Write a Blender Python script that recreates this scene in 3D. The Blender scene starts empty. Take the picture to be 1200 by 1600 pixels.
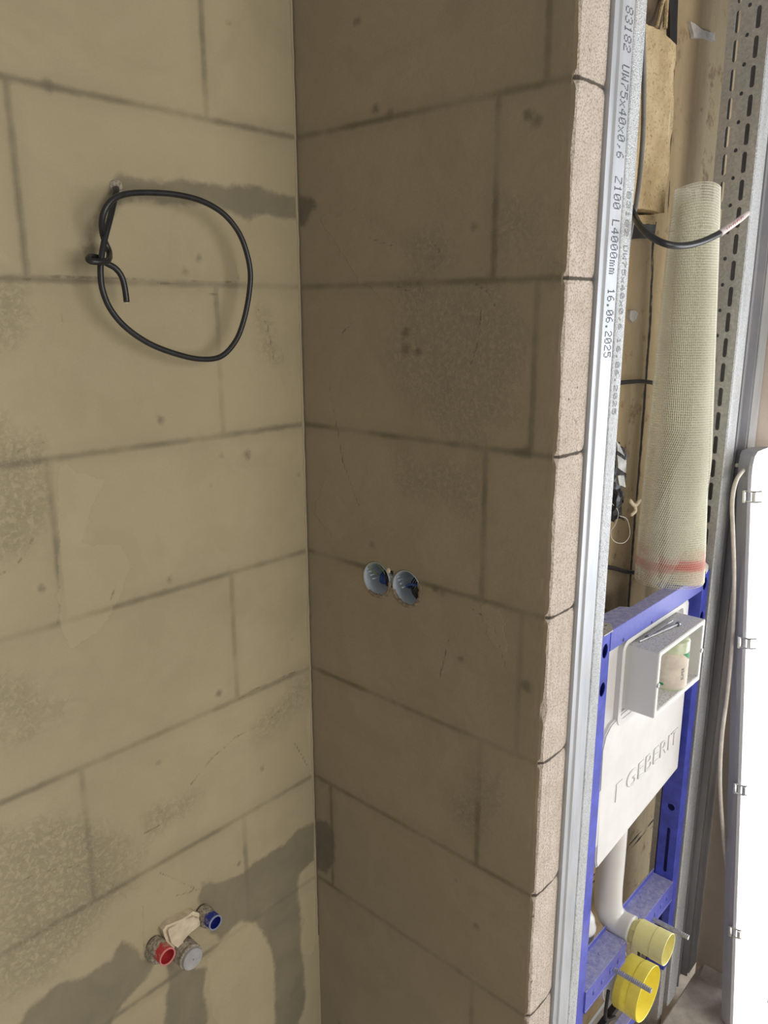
import bpy, bmesh, math, random
import numpy as np
from mathutils import Vector, Matrix, noise as mn
random.seed(4)
C = bpy.context.scene.collection
SC = bpy.context.scene
# ------------------------------------------------------------------ camera
F_PX, YAW, PITCH, ROLL = 1230.595, 0.831858, 0.247372, -0.002866
CAM = np.array([-1.000114, -1.114314, 1.658866])
cy, sy, cp, sp = math.cos(YAW), math.sin(YAW), math.cos(PITCH), math.sin(PITCH)
fw = np.array([sy*cp, cy*cp, -sp]); r0 = np.array([cy, -sy, 0.]); u0 = np.cross(r0, fw)
rt = math.cos(ROLL)*r0 + math.sin(ROLL)*u0; up = -math.sin(ROLL)*r0 + math.cos(ROLL)*u0
cd = bpy.data.cameras.new('camera'); cam = bpy.data.objects.new('camera', cd); C.objects.link(cam)
cd.sensor_fit = 'VERTICAL'; cd.sensor_height = 36; cd.lens = F_PX/1600*36; cd.clip_start = .02
cam.matrix_world = Matrix(((rt[0], up[0], -fw[0], CAM[0]), (rt[1], up[1], -fw[1], CAM[1]), (rt[2], up[2], -fw[2], CAM[2]), (0, 0, 0, 1)))
SC.camera = cam
# ------------------------------------------------------------------ light
SC.view_settings.view_transform = 'Standard'; SC.view_settings.look = 'None'
SC.view_settings.gamma = 1; SC.view_settings.use_curve_mapping = False
SC.view_settings.exposure = 0.0
w = bpy.data.worlds.new('room_daylight'); SC.world = w; w.use_nodes = True
w.node_tree.nodes['Background'].inputs[0].default_value = (.96, .93, .88, 1)
w.node_tree.nodes['Background'].inputs[1].default_value = .30
def area(name, loc, target, sx, sy_, power, col):
    l = bpy.data.lights.new(name, 'AREA'); l.shape = 'RECTANGLE'; l.size = sx; l.size_y = sy_; l.energy = power; l.color = col
    o = bpy.data.objects.new(name, l); C.objects.link(o); o.location = loc
    o.rotation_euler = (Vector(target)-Vector(loc)).to_track_quat('-Z', 'Y').to_euler(); return o
area('unseen_soft_light', (-.1, -3.6, 1.6), (-.1, 0, 1.1), 2.2, 2.0, 66, (1, .95, .86))
area('unseen_soft_light', (2.9, -2.5, .95), (.3, -.5, .8), 2.0, 1.9, 72, (.93, .965, 1))  # added cool fill from the right, brightening profiles, block end and recess

# ------------------------------------------------------------------ helpers
def W(px, py, ax, val):
    """point of the plane axis=val seen along one direction of the survey"""
    d = fw + (px-600)/F_PX*rt - (py-800)/F_PX*up
    t = (val-CAM[ax])/d[ax]
    return Vector(CAM+t*d)
def Y(px, py, y): return W(px, py, 1, y)
def X(px, py, x): return W(px, py, 0, x)
def link(name, me, mat, parent=None, smooth=False):
    o = bpy.data.objects.new(name, me); C.objects.link(o)
    if mat is not None:
        for m in (mat if isinstance(mat, (list, tuple)) else [mat]): me.materials.append(m)
    if smooth:
        for p in me.polygons: p.use_smooth = True
    if parent is not None:
        o.parent = parent; o.location = -Vector(parent.location) if parent.type == 'EMPTY' else (0, 0, 0)
    return o
def obj(name, bm, mat, parent=None, smooth=False):
    bmesh.ops.recalc_face_normals(bm, faces=bm.faces)
    me = bpy.data.meshes.new(name); bm.to_mesh(me); bm.free()
    return link(name, me, mat, parent, smooth)
def thing(name, label, cat, loc, group=None):
    o = bpy.data.objects.new(name, None); C.objects.link(o); o.location = loc; o.empty_display_size = .05
    o['label'] = label; o['category'] = cat
    if group: o['group'] = group
    return o
def tag(o, label, cat, group=None):
    o['label'] = label; o['category'] = cat
    if group: o['group'] = group
    return o
def struct(o): o['kind'] = 'structure'; return o
def box(bm, a, b, bev=0.0):
    r = bmesh.ops.create_cube(bm, size=1)
    vs = r['verts']
    for v in vs:
        v.co = Vector([(a[i]+b[i])/2+v.co[i]*(b[i]-a[i]) for i in range(3)])
    if bev:
        es = list({e for v in vs for e in v.link_edges})
        bmesh.ops.bevel(bm, geom=es, offset=bev, segments=2, affect='EDGES', profile=.5)
    return bm
def basis(d):
    d = d.normalized(); a = Vector((0, 0, 1)) if abs(d.z) < .9 else Vector((1, 0, 0))
    u = d.cross(a).normalized(); return u, d.cross(u).normalized()
def lathe(bm, p0, d, prof, n=32, cap=True):
    """prof: list of (distance along d, radius)"""
    p0 = Vector(p0); d = Vector(d).normalized(); u, v = basis(d); rings = []
    for s, r in prof:
        rings.append([bm.verts.new(p0+d*s+(u*math.cos(2*math.pi*i/n)+v*math.sin(2*math.pi*i/n))*max(r, 1e-5)) for i in range(n)])
    for a, b in zip(rings, rings[1:]):
        for i in range(n): bm.faces.new((a[i], a[(i+1) % n], b[(i+1) % n], b[i]))
    if cap:
        bm.faces.new(rings[0]); bm.faces.new(rings[-1])
    return bm
def catmull(pts, k=8):
    pts = [Vector(p) for p in pts]; P = [pts[0]*2-pts[1]]+pts+[pts[-1]*2-pts[-2]]; out = []
    for i in range(1, len(P)-2):
        for j in range(k):
            t = j/k; a, b, c, d = P[i-1], P[i], P[i+1], P[i+2]
            out.append(.5*((2*b)+(c-a)*t+(2*a-5*b+4*c-d)*t*t+(3*b-a-3*c+d)*t**3))
    out.append(pts[-1]); return out
def tube(bm, pts, r, n=10, k=8, rs=None):
    P = catmull(pts, k) if k > 1 else [Vector(p) for p in pts]
    t0 = (P[1]-P[0]).normalized(); u, v = basis(t0); prev = None; m = len(P)
    for i, p in enumerate(P):
        t = (P[min(i+1, m-1)]-P[max(i-1, 0)]).normalized()
        u = (u-t*u.dot(t)).normalized(); v = t.cross(u)
        rr = r if rs is None else rs[0]+(rs[1]-rs[0])*i/(m-1)
        ring = [bm.verts.new(p+(u*math.cos(2*math.pi*j/n)+v*math.sin(2*math.pi*j/n))*rr) for j in range(n)]
        if prev:
            for j in range(n): bm.faces.new((prev[j], prev[(j+1) % n], ring[(j+1) % n], ring[j]))
        else: bm.faces.new(ring)
        prev = ring
    bm.faces.new(prev); return bm
def plate(bm, outline, holes, fn, th):
    """2-D outline with holes mapped by fn((a,b)) -> point, thickened by vector th"""
    es = []
    for loop in [outline]+holes:
        vs = [bm.verts.new(fn(q)) for q in loop]
        es += [bm.edges.new((vs[i], vs[(i+1) % len(vs)])) for i in range(len(vs))]
    r = bmesh.ops.triangle_fill(bm, use_beauty=True, use_dissolve=False, edges=es)
    fs = [g for g in r['geom'] if isinstance(g, bmesh.types.BMFace)]
    e = bmesh.ops.extrude_face_region(bm, geom=fs)
    for v in e['geom']:
        if isinstance(v, bmesh.types.BMVert): v.co += Vector(th)
    return bm
def circ(a, b, r, n=16, ry=None):
    ry = ry or r
    return [(a+r*math.cos(2*math.pi*i/n), b+ry*math.sin(2*math.pi*i/n)) for i in range(n)]
def slot(a, b, w_, h, n=5):
    r = w_/2; o = []
    for i in range(n+1): t = math.pi*i/n; o.append((a+r*math.cos(t), b+h/2-r+r*math.sin(t)))
    for i in range(n+1): t = math.pi+math.pi*i/n; o.append((a+r*math.cos(t), b-h/2+r+r*math.sin(t)))
    return o
def rrect(x0, x1, z0, z1, r, n=5):
    o = []
    for cx, cz, a0 in ((x1-r, z1-r, 0), (x0+r, z1-r, 90), (x0+r, z0+r, 180), (x1-r, z0+r, 270)):
        for i in range(n+1):
            t = math.radians(a0+90*i/n); o.append((cx+r*math.cos(t), cz+r*math.sin(t)))
    return o
def sheet(bm, pl, t, z0, z1):
    """folded sheet: open polyline in xy, thickness t, extruded in z"""
    P = [Vector((a, b)) for a, b in pl]; off = []
    for i in range(len(P)):
        d1 = (P[i]-P[i-1]).normalized() if i else (P[1]-P[0]).normalized()
        d2 = (P[i+1]-P[i]).normalized() if i < len(P)-1 else d1
        n = Vector((-(d1+d2).y, (d1+d2).x)).normalized(); c = max(.4, n.dot(Vector((-d1.y, d1.x))))
        off.append(P[i]+n*t/c)
    L = [[(bm.verts.new((p.x, p.y, z)), bm.verts.new((q.x, q.y, z))) for p, q in zip(P, off)] for z in (z0, z1)]
    for i in range(len(P)-1):
        a, b = L
        bm.faces.new((a[i][0], a[i+1][0], b[i+1][0], b[i][0])); bm.faces.new((a[i][1], b[i][1], b[i+1][1], a[i+1][1]))
        bm.faces.new((a[i][0], a[i][1], a[i+1][1], a[i+1][0])); bm.faces.new((b[i][0], b[i+1][0], b[i+1][1], b[i][1]))
    for i in (0, len(P)-1):
        bm.faces.new((L[0][i][0], L[1][i][0], L[1][i][1], L[0][i][1]))
    return bm
# ------------------------------------------------------------------ materials
class G:
    """tiny node-graph builder"""
    def __init__(s, name):
        s.m = bpy.data.materials.new(name); s.m.use_nodes = True; s.t = s.m.node_tree
        s.b = s.t.nodes['Principled BSDF']; s.pos = s.t.nodes.new('ShaderNodeNewGeometry').outputs['Position']
    def put(s, sock, v):
        if isinstance(v, bpy.types.NodeSocket): s.t.links.new(v, sock)
        elif isinstance(v, (tuple, list)) and len(v) == 3 and sock.type == 'RGBA': sock.default_value = (*v, 1)
        else: sock.default_value = v
    def math(s, op, a, b=0, c=0, clamp=False):
        n = s.t.nodes.new('ShaderNodeMath'); n.operation = op; n.use_clamp = clamp
        s.put(n.inputs[0], a); s.put(n.inputs[1], b); s.put(n.inputs[2], c); return n.outputs[0]
    def noise(s, scale, detail=3, rough=.5, vec=None, dist=0, stretch=None):
        vec = vec or s.pos
        if stretch:
            mp = s.t.nodes.new('ShaderNodeMapping'); s.put(mp.inputs[0], vec); mp.inputs['Scale'].default_value = stretch; vec = mp.outputs[0]
        n = s.t.nodes.new('ShaderNodeTexNoise'); s.put(n.inputs['Vector'], vec); n.inputs['Scale'].default_value = scale
        n.inputs['Detail'].default_value = detail; n.inputs['Roughness'].default_value = rough; n.inputs['Distortion'].default_value = dist
        return n.outputs['Fac']
    def voro(s, scale, feat='F1', out='Distance', rnd=1):
        n = s.t.nodes.new('ShaderNodeTexVoronoi'); n.feature = feat; n.inputs['Scale'].default_value = scale; s.put(n.inputs['Vector'], s.pos)
        n.inputs['Randomness'].default_value = rnd
        return n.outputs[out]
    def ss(s, v, lo, hi, a=0., b=1.):
        n = s.t.nodes.new('ShaderNodeMapRange'); n.interpolation_type = 'SMOOTHSTEP'; s.put(n.inputs[0], v)
        for i, q in enumerate((lo, hi, a, b)): s.put(n.inputs[i+1], q)
        return n.outputs[0]
    def mix(s, f, a, b):
        n = s.t.nodes.new('ShaderNodeMix'); n.data_type = 'RGBA'; s.put(n.inputs[0], f); s.put(n.inputs[6], a); s.put(n.inputs[7], b); return n.outputs[2]
    def attr(s, nm):
        n = s.t.nodes.new('ShaderNodeAttribute'); n.attribute_name = nm; return n.outputs['Fac']
    def xyz(s):
        n = s.t.nodes.new('ShaderNodeSeparateXYZ'); s.put(n.inputs[0], s.pos); return n.outputs
    def bump(s, h, strength=.3, dist=.002, normal=None):
        n = s.t.nodes.new('ShaderNodeBump'); n.inputs['Strength'].default_value = strength; n.inputs['Distance'].default_value = dist
        s.put(n.inputs['Height'], h)
        if normal: s.put(n.inputs['Normal'], normal)
        return n.outputs[0]
    def fin(s, col, rough=.6, metal=0, normal=None, **k):
        s.put(s.b.inputs['Base Color'], col); s.put(s.b.inputs['Roughness'], rough); s.put(s.b.inputs['Metallic'], metal)
        if normal: s.put(s.b.inputs['Normal'], normal)
        for a, v in k.items(): s.put(s.b.inputs[a.replace('_', ' ')], v)
        return s.m
def simple(name, col, rough=.5, metal=0, var=.12, scale=40, bump=.1, **k):
    g = G(name); n = g.noise(scale, 4, .6)
    c = g.mix(g.ss(n, .3, .7), tuple(x*(1-var) for x in col), tuple(min(1, x*(1+var)) for x in col))
    return g.fin(c, rough, metal, g.bump(g.noise(scale*6, 3), bump, .0008), **k)
def plaster(name, base, k_joint, sand=1.0):
    g = G(name)
    big = g.noise(2.4, 3, .5); mid = g.noise(11, 5, .6, dist=.5); fine = g.noise(160, 3, .6); grain = g.noise(620, 2, .5)
    warp = g.noise(38, 4, .65); w2 = g.noise(9, 4, .6)
    c = g.mix(g.ss(big, .3, .7), tuple(x*.93 for x in base), tuple(x*1.07 for x in base))
    c = g.mix(g.math('MULTIPLY', g.ss(mid, .38, .66), .35), c, tuple(x*q for x, q in zip(base, (1.12, 1.12, 1.16))))
    # joints showing through
    jd = g.attr('jd'); jw = g.math('ADD', jd, g.math('MULTIPLY', g.math('SUBTRACT', warp, .5), .008))
    seg = g.ss(g.noise(5.5, 3, .6), .36, .62, .28, 1.)
    js = g.math('MULTIPLY', g.ss(jw, .0090, .0, 0, .95), seg)
    halo = g.math('MULTIPLY', g.ss(jd, .034, .0, 0, .22), seg)
    j = g.math('MULTIPLY', g.math('ADD', js, halo), k_joint, clamp=True)
    c = g.mix(j, c, tuple(x*.52 for x in base))
    # plaster skim patches, wet stains, rough zones
    pe = g.math('ADD', g.attr('patch'), g.math('MULTIPLY', g.math('SUBTRACT', warp, .5), .03))
    pin = g.ss(pe, -.001, .0015)
    c = g.mix(g.math('MULTIPLY', pin, .34*sand*sand), c, tuple(x*1.22 for x in base))
    edge = g.math('SUBTRACT', 1, g.ss(g.math('ABSOLUTE', pe), 0, .0016), clamp=True)
    de = g.math('ADD', g.attr('damp'), g.math('ADD', g.math('MULTIPLY', g.math('SUBTRACT', warp, .5), .02), g.math('MULTIPLY', g.math('SUBTRACT', w2, .5), .03)))
    dm = g.ss(de, -.006, .006)
    c = g.mix(g.math('MULTIPLY', dm, g.ss(mid, .2, .8, .62, .9)), c, tuple(x*q for x, q in zip(base, (.42, .43, .46))))
    rg = g.ss(g.math('ADD', g.attr('rough'), g.math('MULTIPLY', g.math('SUBTRACT', w2, .5), .16)), -.035, .05)
    pit = g.ss(g.noise(110, 7, .8, dist=.4), .44, .66)
    rp = g.math('MULTIPLY', rg, pit)
    c = g.mix(g.math('MULTIPLY', rp, .14), c, tuple(x*.55 for x in base)); c = g.mix(g.math('MULTIPLY', rg, .06), c, tuple(x*.72 for x in base)); mot = g.ss(g.noise(5.2, 6, .62, dist=.8), .50, .60); c = g.mix(g.math('MULTIPLY', mot, .16), c, tuple(x*.76 for x in base))
    # scattered pits and hair cracks
    sc = g.ss(g.noise(210, 2, .8), .70, .76); sc = g.math('MULTIPLY', sc, g.ss(g.noise(14, 2), .45, .62))
    c = g.mix(g.math('MULTIPLY', sc, .4), c, tuple(x*.45 for x in base))
    ck = g.ss(g.math('ADD', g.attr('crack'), g.math('MULTIPLY', g.math('SUBTRACT', g.noise(90, 3, .7), .5), .006)), .0030, .0006, 0, 1)
    ck = g.math('MULTIPLY', ck, g.ss(g.noise(45, 3, .7), .42, .56))
    c = g.mix(g.math('MULTIPLY', ck, .6), c, tuple(x*.35 for x in base))
    h = g.math('ADD', g.math('MULTIPLY', fine, .35*sand), g.math('MULTIPLY', mid, .9))
    h = g.math('ADD', h, g.math('MULTIPLY', grain, .14*sand)); h = g.math('SUBTRACT', h, g.math('MULTIPLY', rp, .9))
    h = g.math('ADD', h, g.math('MULTIPLY', pin, .4)); h = g.math('ADD', h, g.math('MULTIPLY', rg, g.math('MULTIPLY', g.noise(48, 5, .7), .9))); h = g.math('ADD', h, g.math('MULTIPLY', g.noise(30, 3, .6, stretch=(1, 1, 2.2)), .8)); h = g.math('SUBTRACT', h, g.math('MULTIPLY', ck, .8))
    h = g.math('SUBTRACT', h, g.math('MULTIPLY', js, .15))
    c = g.mix(g.math('MULTIPLY', g.math('SUBTRACT', grain, .5), .5), c, tuple(x*.6 for x in base))
    return g.fin(c, .93, 0, g.bump(h, .55, .0022))
M = {}
M['plaster'] = plaster('sand_plaster', (.395, .340, .222), .85)
M['plaster_shower'] = plaster('grey_brown_plaster', (.335, .278, .190), .85, .6)
def raw():
    g = G('raw_aerated_concrete'); z = g.xyz()[2]
    v = g.voro(260); n = g.noise(22, 4, .6); gr = g.noise(330, 3, .7)
    c = g.mix(g.ss(n, .3, .7), (.56, .485, .42), (.66, .585, .52))
    comb = g.ss(g.noise(26, 2, .5, stretch=(8, 8, .15)), .5, .62); c = g.mix(g.math('MULTIPLY', g.math('MULTIPLY', comb, g.ss(z, 1.45, 1.1)), .3), c, (.36, .30, .25)); pit = g.ss(gr, .49, .60); c = g.mix(g.math('MULTIPLY', pit, .75), c, (.33, .26, .205))
    dot = g.ss(g.voro(34), .10, .07); c = g.mix(g.math('MULTIPLY', dot, g.ss(g.noise(20, 2), .5, .56)), c, (.2, .15, .12))
    jd = g.attr('jd'); j = g.ss(g.math('ADD', jd, g.math('MULTIPLY', g.math('SUBTRACT', g.noise(60, 3), .5), .004)), .003, .0012)
    c = g.mix(j, c, (.10, .085, .07))
    h = g.math('ADD', g.math('MULTIPLY', gr, -1.0), g.math('MULTIPLY', v, .5)); h = g.math('SUBTRACT', h, j)
    return g.fin(c, .95, 0, g.bump(h, .8, .002))
M['raw'] = raw()
def oldwall():
    g = G('old_sand_render'); z = g.xyz()
    n = g.noise(6, 5, .6, stretch=(1, 1, .35)); f = g.noise(120, 4, .65)
    c = g.mix(g.ss(n, .3, .7), (.34, .255, .15), (.50, .40, .25))
    c = g.mix(g.ss(g.noise(18, 5, .7), .56, .68), c, (.27, .19, .11))
    jd = g.attr('jd'); j = g.ss(g.math('ADD', jd, g.math('MULTIPLY', g.math('SUBTRACT', g.noise(50, 3), .5), .005)), .0055, .003)
    c = g.mix(j, c, (.035, .032, .032))
    h = g.math('SUBTRACT', g.math('ADD', f, g.math('MULTIPLY', n, 2)), g.math('MULTIPLY', j, 3))
    return g.fin(c, .92, 0, g.bump(h, .5, .003))
M['old'] = oldwall()
def chunkm():
    g = G('rough_sandy_masonry'); n = g.noise(14, 5, .65); f = g.noise(190, 4, .7)
    c = g.mix(g.ss(n, .3, .7), (.42, .31, .165), (.60, .47, .28))
    c = g.mix(g.ss(f, .55, .68), c, (.26, .185, .10)); c = g.mix(g.ss(g.noise(9, 3, .6, stretch=(3, 3, .4)), .63, .67, 0, .5), c, (.75, .66, .5))
    return g.fin(c, .95, 0, g.bump(g.math('ADD', f, n), .9, .004))
M['chunk'] = chunkm()
def galv(name, col, rough=.34, spangle=0, knurl=0, dust=.25, metal=.85):
    g = G(name); n = g.noise(9, 4, .6, stretch=(3, 3, .6)); s_ = g.noise(60, 2, .5, stretch=(8, 8, .25))
    c = g.mix(g.ss(n, .3, .7), tuple(x*.86 for x in col), tuple(min(1, x*1.1) for x in col))
    h = g.math('MULTIPLY', s_, .3)
    if spangle:
        v = g.voro(spangle, 'F1', 'Color'); sx = g.t.nodes.new('ShaderNodeSeparateColor'); g.put(sx.inputs[0], v)
        c = g.mix(g.math('MULTIPLY', sx.outputs[0], .45), c, tuple(x*.55 for x in col))
        r = g.math('ADD', rough, g.math('MULTIPLY', sx.outputs[1], .2))
    else: r = rough
    if knurl:
        k = g.voro(knurl, 'F1', 'Distance'); h = g.math('MULTIPLY', k, 2.0)
        sp = g.ss(g.noise(430, 3, .8, stretch=(1, 1, .45)), .5, .62); c = g.mix(g.math('MULTIPLY', sp, .55), c, tuple(x*.35 for x in col))
    d = g.ss(g.noise(16, 4, .7), .5, .7, 0, dust); c = g.mix(d, c, (.62, .58, .52))
    return g.fin(c, r, metal, g.bump(h, .5 if knurl else .15, .0012))
M['zinc'] = galv('galvanised_steel', (.56, .585, .63), .56, metal=.55)
M['zinc_knurl'] = galv('knurled_galvanised_steel', (.60, .62, .65), .6, knurl=520, metal=.45)
M['zinc_span'] = galv('spangled_zinc_steel', (.60, .60, .595), .46, spangle=230, metal=.45)
M['zinc_mid'] = galv('mid_grey_zinc', (.46, .465, .50), .45, metal=.6)
M['zinc_dark'] = galv('dark_grey_steel', (.30, .31, .35), .4)  # darker grey steel, used on the bolt heads
M['ink'] = simple('grey_ink', (.10, .11, .14), .7)
M['ink2'] = simple('faint_ink', (.30, .31, .33), .7)
M['blue'] = simple('blue_powder_coat', (.065, .085, .50), .34, 0, .2, 30, .12)
M['blue_dust_lit'] = None
def bluedust_lit():
    g = G('dusty_lit_blue_coat'); d = g.ss(g.noise(90, 5, .7), .35, .7, .5, .95)
    up_ = g.t.nodes.new('ShaderNodeNewGeometry').outputs['Normal']; sx = g.t.nodes.new('ShaderNodeSeparateXYZ'); g.put(sx.inputs[0], up_)
    d = g.math('MULTIPLY', d, g.ss(sx.outputs[2], .2, .9, .12, 1.))  # dust plus painted light: upward faces turn pale lavender
    c = g.mix(d, (.06, .075, .46), (.50, .51, .74)); return g.fin(c, .42, 0, g.bump(g.noise(300, 3), .2, .0008))
M['blue_dust_lit'] = bluedust_lit()
M['tank'] = simple('light_grey_plastic', (.66, .655, .65), .5, 0, .05, 12, .1)
M['tank2'] = simple('off_white_insulation', (.72, .71, .70), .6, 0, .05, 12, .15)
def dusty(name, col, spot):
    g = G(name); f = g.noise(420, 3, .7); n = g.noise(60, 4, .7)
    up_ = g.t.nodes.new('ShaderNodeNewGeometry').outputs['Normal']; sx = g.t.nodes.new('ShaderNodeSeparateXYZ'); g.put(sx.inputs[0], up_)
    t = g.ss(sx.outputs[2], .3, .8)
    c = g.mix(g.math('MULTIPLY', g.math('MULTIPLY', t, g.ss(f, .48, .6)), .6), col, spot)
    return g.fin(c, .6, 0, g.bump(g.math('MULTIPLY', g.math('ADD', f, n), t), .4, .0015))
M['boxw'] = dusty('white_plastic_with_dust', (.74, .74, .73), (.25, .22, .19))
M['white'] = simple('white_plastic', (.78, .78, .77), .35, 0, .03)
M['pipe'] = simple('ivory_pvc', (.70, .69, .66), .3, 0, .03, 10, .03)
M['yellow'] = simple('yellow_plug_plastic', (.88, .76, .14), .38, 0, .06, 25, .04, Transmission_Weight=.0, Subsurface_Weight=.25, Subsurface_Radius=(.02, .015, .003), Subsurface_Scale=.4)
M['yellow_pale'] = simple('pale_yellow_plastic', (.84, .78, .34), .42, 0, .06, 25, .04)
M['steel'] = simple('screw_steel', (.52, .52, .53), .35, .8, .15, 120, .2)
M['black'] = simple('black_cable_sheath', (.018, .019, .022), .38, 0, .2, 60, .05)
M['grey_cable'] = simple('grey_cable_sheath', (.17, .16, .155), .5)
M['cream_cable'] = simple('cream_cable_sheath', (.62, .57, .50), .5)
M['sleeve'] = simple('white_sleeve', (.74, .68, .68), .5)
M['redmark'] = simple('red_marker', (.5, .03, .05), .6)
M['red'] = simple('red_plastic', (.50, .035, .04), .38, 0, .2, 90, .1)
M['redrim'] = simple('worn_pink_rim', (.68, .22, .21), .6)
def smeared(name, col):
    g = G(name); f = g.ss(g.noise(70, 5, .75), .50, .60)
    gd = g.ss(g.math('ADD', g.xyz()[1], g.math('MULTIPLY', g.noise(110, 4, .7), .040)), -.012, -.004)
    c = g.mix(g.math('MAXIMUM', gd, g.math('MULTIPLY', f, .5)), col, g.mix(g.ss(g.noise(180, 4, .7), .4, .62), (.22, .19, .15), (.50, .44, .34))); return g.fin(c, .5, 0, g.bump(g.noise(200, 3), .4, .001))
M['red_in'] = simple('clean_red_plastic', (.42, .03, .035), .4); M['blue_in'] = simple('clean_blue_plastic', (.01, .018, .20), .4)
M['red'] = smeared('smeared_red_plastic', (.50, .035, .04))
M['bluep'] = smeared('smeared_blue_plastic', (.012, .022, .22))
M['bluerim'] = simple('dusty_blue_rim', (.25, .28, .42), .6)
M['capg'] = simple('pale_grey_plastic', (.40, .40, .41), .42)
M['capd'] = simple('plaster_smeared_grey', (.36, .32, .26), .85, 0, .45, 220, .8)
M['cream'] = simple('cream_plaster_lump', (.66, .57, .43), .9, 0, .12, 60, .5)
M['boxblue'] = simple('blue_grey_socket_plastic', (.58, .64, .72), .4, 0, .05)
M['wireblue'] = simple('blue_wire', (.02, .07, .28), .35)
M['wiregy'] = simple('green_yellow_wire', (.22, .30, .05), .4)
M['wireblack'] = simple('dark_wire', (.02, .02, .03), .4)
M['sock_edge'] = simple('crumbly_plaster_edge', (.26, .21, .15), .95, 0, .3, 150, 1.)
M['conduit'] = simple('pale_conduit', (.42, .44, .45), .5)
M['beige'] = simple('beige_label', (.66, .585, .50), .5)
M['green'] = simple('green_print', (.02, .27, .10), .5)
M['clearish'] = simple('milky_green_plastic', (.55, .60, .42), .25)
M['dark'] = simple('black_plastic_and_shade', (.015, .015, .018), .5)  # black for plastic parts, also for shade painted in recess gaps
M['foil'] = simple('crumpled_silver_foil', (.24, .23, .21), .5, .3, .4, 50, .8)
M['conc'] = simple('floor_screed', (.60, .54, .48), .95, 0, .15, 25, 1.)
M['mortar'] = simple('grey_mortar_blob', (.50, .49, .47), .95, 0, .15, 60, .8)
M['lamphouse'] = simple('grey_lamp_housing', (.40, .40, .43), .45, 0, .03)
M['clip'] = simple('stainless_clip', (.62, .62, .60), .25, .9)
g = G('lit_diffuser'); M['lit'] = g.fin((.9, .9, .9), .4, 0, None, Emission_Color=(1, .985, 1), Emission_Strength=5.0)

# ------------------------------------------------------------------ distance fields for the marks on the walls
def seg_d(P, a, b):
    a = np.array(a); b = np.array(b); ab = b-a; t = np.clip(((P-a)@ab)/(ab@ab+1e-12), 0, 1)
    return np.hypot(*(P-(a+t[:, None]*ab)).T)
def poly_sdf(P, poly):
    n = len(poly); d = np.full(len(P), 9.); ins = np.zeros(len(P), bool)
    for i in range(n):
        a, b = poly[i], poly[(i+1) % n]; d = np.minimum(d, seg_d(P, a, b))
        c = ((a[1] > P[:, 1]) != (b[1] > P[:, 1])) & (P[:, 0] < (b[0]-a[0])*(P[:, 1]-a[1])/((b[1]-a[1]) or 1e-9)+a[0])
        ins ^= c
    return np.where(ins, d, -d)
def union(P, polys, disks=()):
    v = np.full(len(P), -.5)
    for q in polys: v = np.maximum(v, poly_sdf(P, q))
    for (a, b, r) in disks: v = np.maximum(v, r-np.hypot(P[:, 0]-a, P[:, 1]-b))
    return v
def lines(P, pls):
    v = np.full(len(P), .5)
    for pl in pls:
        for a, b in zip(pl, pl[1:]): v = np.minimum(v, seg_d(P, a, b))
    return v
def setattr_(me, name, vals):
    a = me.attributes.new(name, 'FLOAT', 'POINT'); a.data.foreach_set('value', np.asarray(vals, np.float32))
def coords(me):
    c = np.empty(len(me.vertices)*3); me.vertices.foreach_get('co', c); return c.reshape(-1, 3)
Z0 = 1.955
def LW(pts): return [(lambda q: (q.x, q.z))(Y(a, b, 0)) for a, b in pts]
def PW(pts): return [(lambda q: (q.y, q.z))(X(a, b, 0)) for a, b in pts]

# ------------------------------------------------------------------ structure: left wall
def grid_mesh(xs, zs, fn):
    vs = [fn(x, z) for z in zs for x in xs]; n = len(xs)
    fs = [(j*n+i, j*n+i+1, (j+1)*n+i+1, (j+1)*n+i) for j in range(len(zs)-1) for i in range(n-1)]
    me = bpy.data.meshes.new('m'); me.from_pydata(vs, [], fs); me.update(); return me
xs = [-3.0, -2.2, -1.5, -1.0]+list(np.arange(-.8, .0001, .005))
zs = [-.1, 0, .15]+list(np.arange(.3, 2.405, .005))+[2.7]
me = grid_mesh(xs, zs, lambda x, z: (x, .0015*mn.noise((x*6, z*6, 1)) if -.79 < x < -.01 else 0, z))
P = coords(me)[:, [0, 2]]
row = np.floor((P[:, 1]-Z0)/.25).astype(int)
dh = np.abs((P[:, 1]-Z0+.125) % .25-.125)
xo = np.where(row % 2 == 0, -.188, -.499); dv = np.abs((P[:, 0]-xo+.3125) % .625-.3125)
setattr_(me, 'jd', np.minimum(dh, dv))
damp_l = [LW([(170, 290), (185, 272), (230, 276), (300, 284), (350, 288), (400, 291), (430, 302), (480, 310), (480, 343), (440, 341), (420, 334), (390, 346), (360, 336), (330, 322), (280, 321), (230, 320), (195, 318), (168, 352), (145, 368), (152, 335)]),
          LW([(520, 1270), (492, 1286), (468, 1295), (446, 1317), (420, 1334), (394, 1347), (381, 1364), (347, 1377), (316, 1377), (308, 1399), (316, 1425), (325, 1455), (345, 1470), (377, 1436), (400, 1440), (414, 1458), (424, 1485), (430, 1533), (430, 1620), (480, 1620), (478, 1560), (472, 1500), (470, 1440), (466, 1400), (468, 1366), (490, 1345), (520, 1330)]),
          LW([(262, 1505), (321, 1515), (320, 1555), (331, 1620), (258, 1620), (260, 1560)]),
          LW([(245, 1500), (222, 1495), (208, 1478), (190, 1470), (172, 1499), (130, 1525), (90, 1538), (43, 1577), (15, 1620), (160, 1620), (195, 1560), (228, 1530)])]
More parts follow.
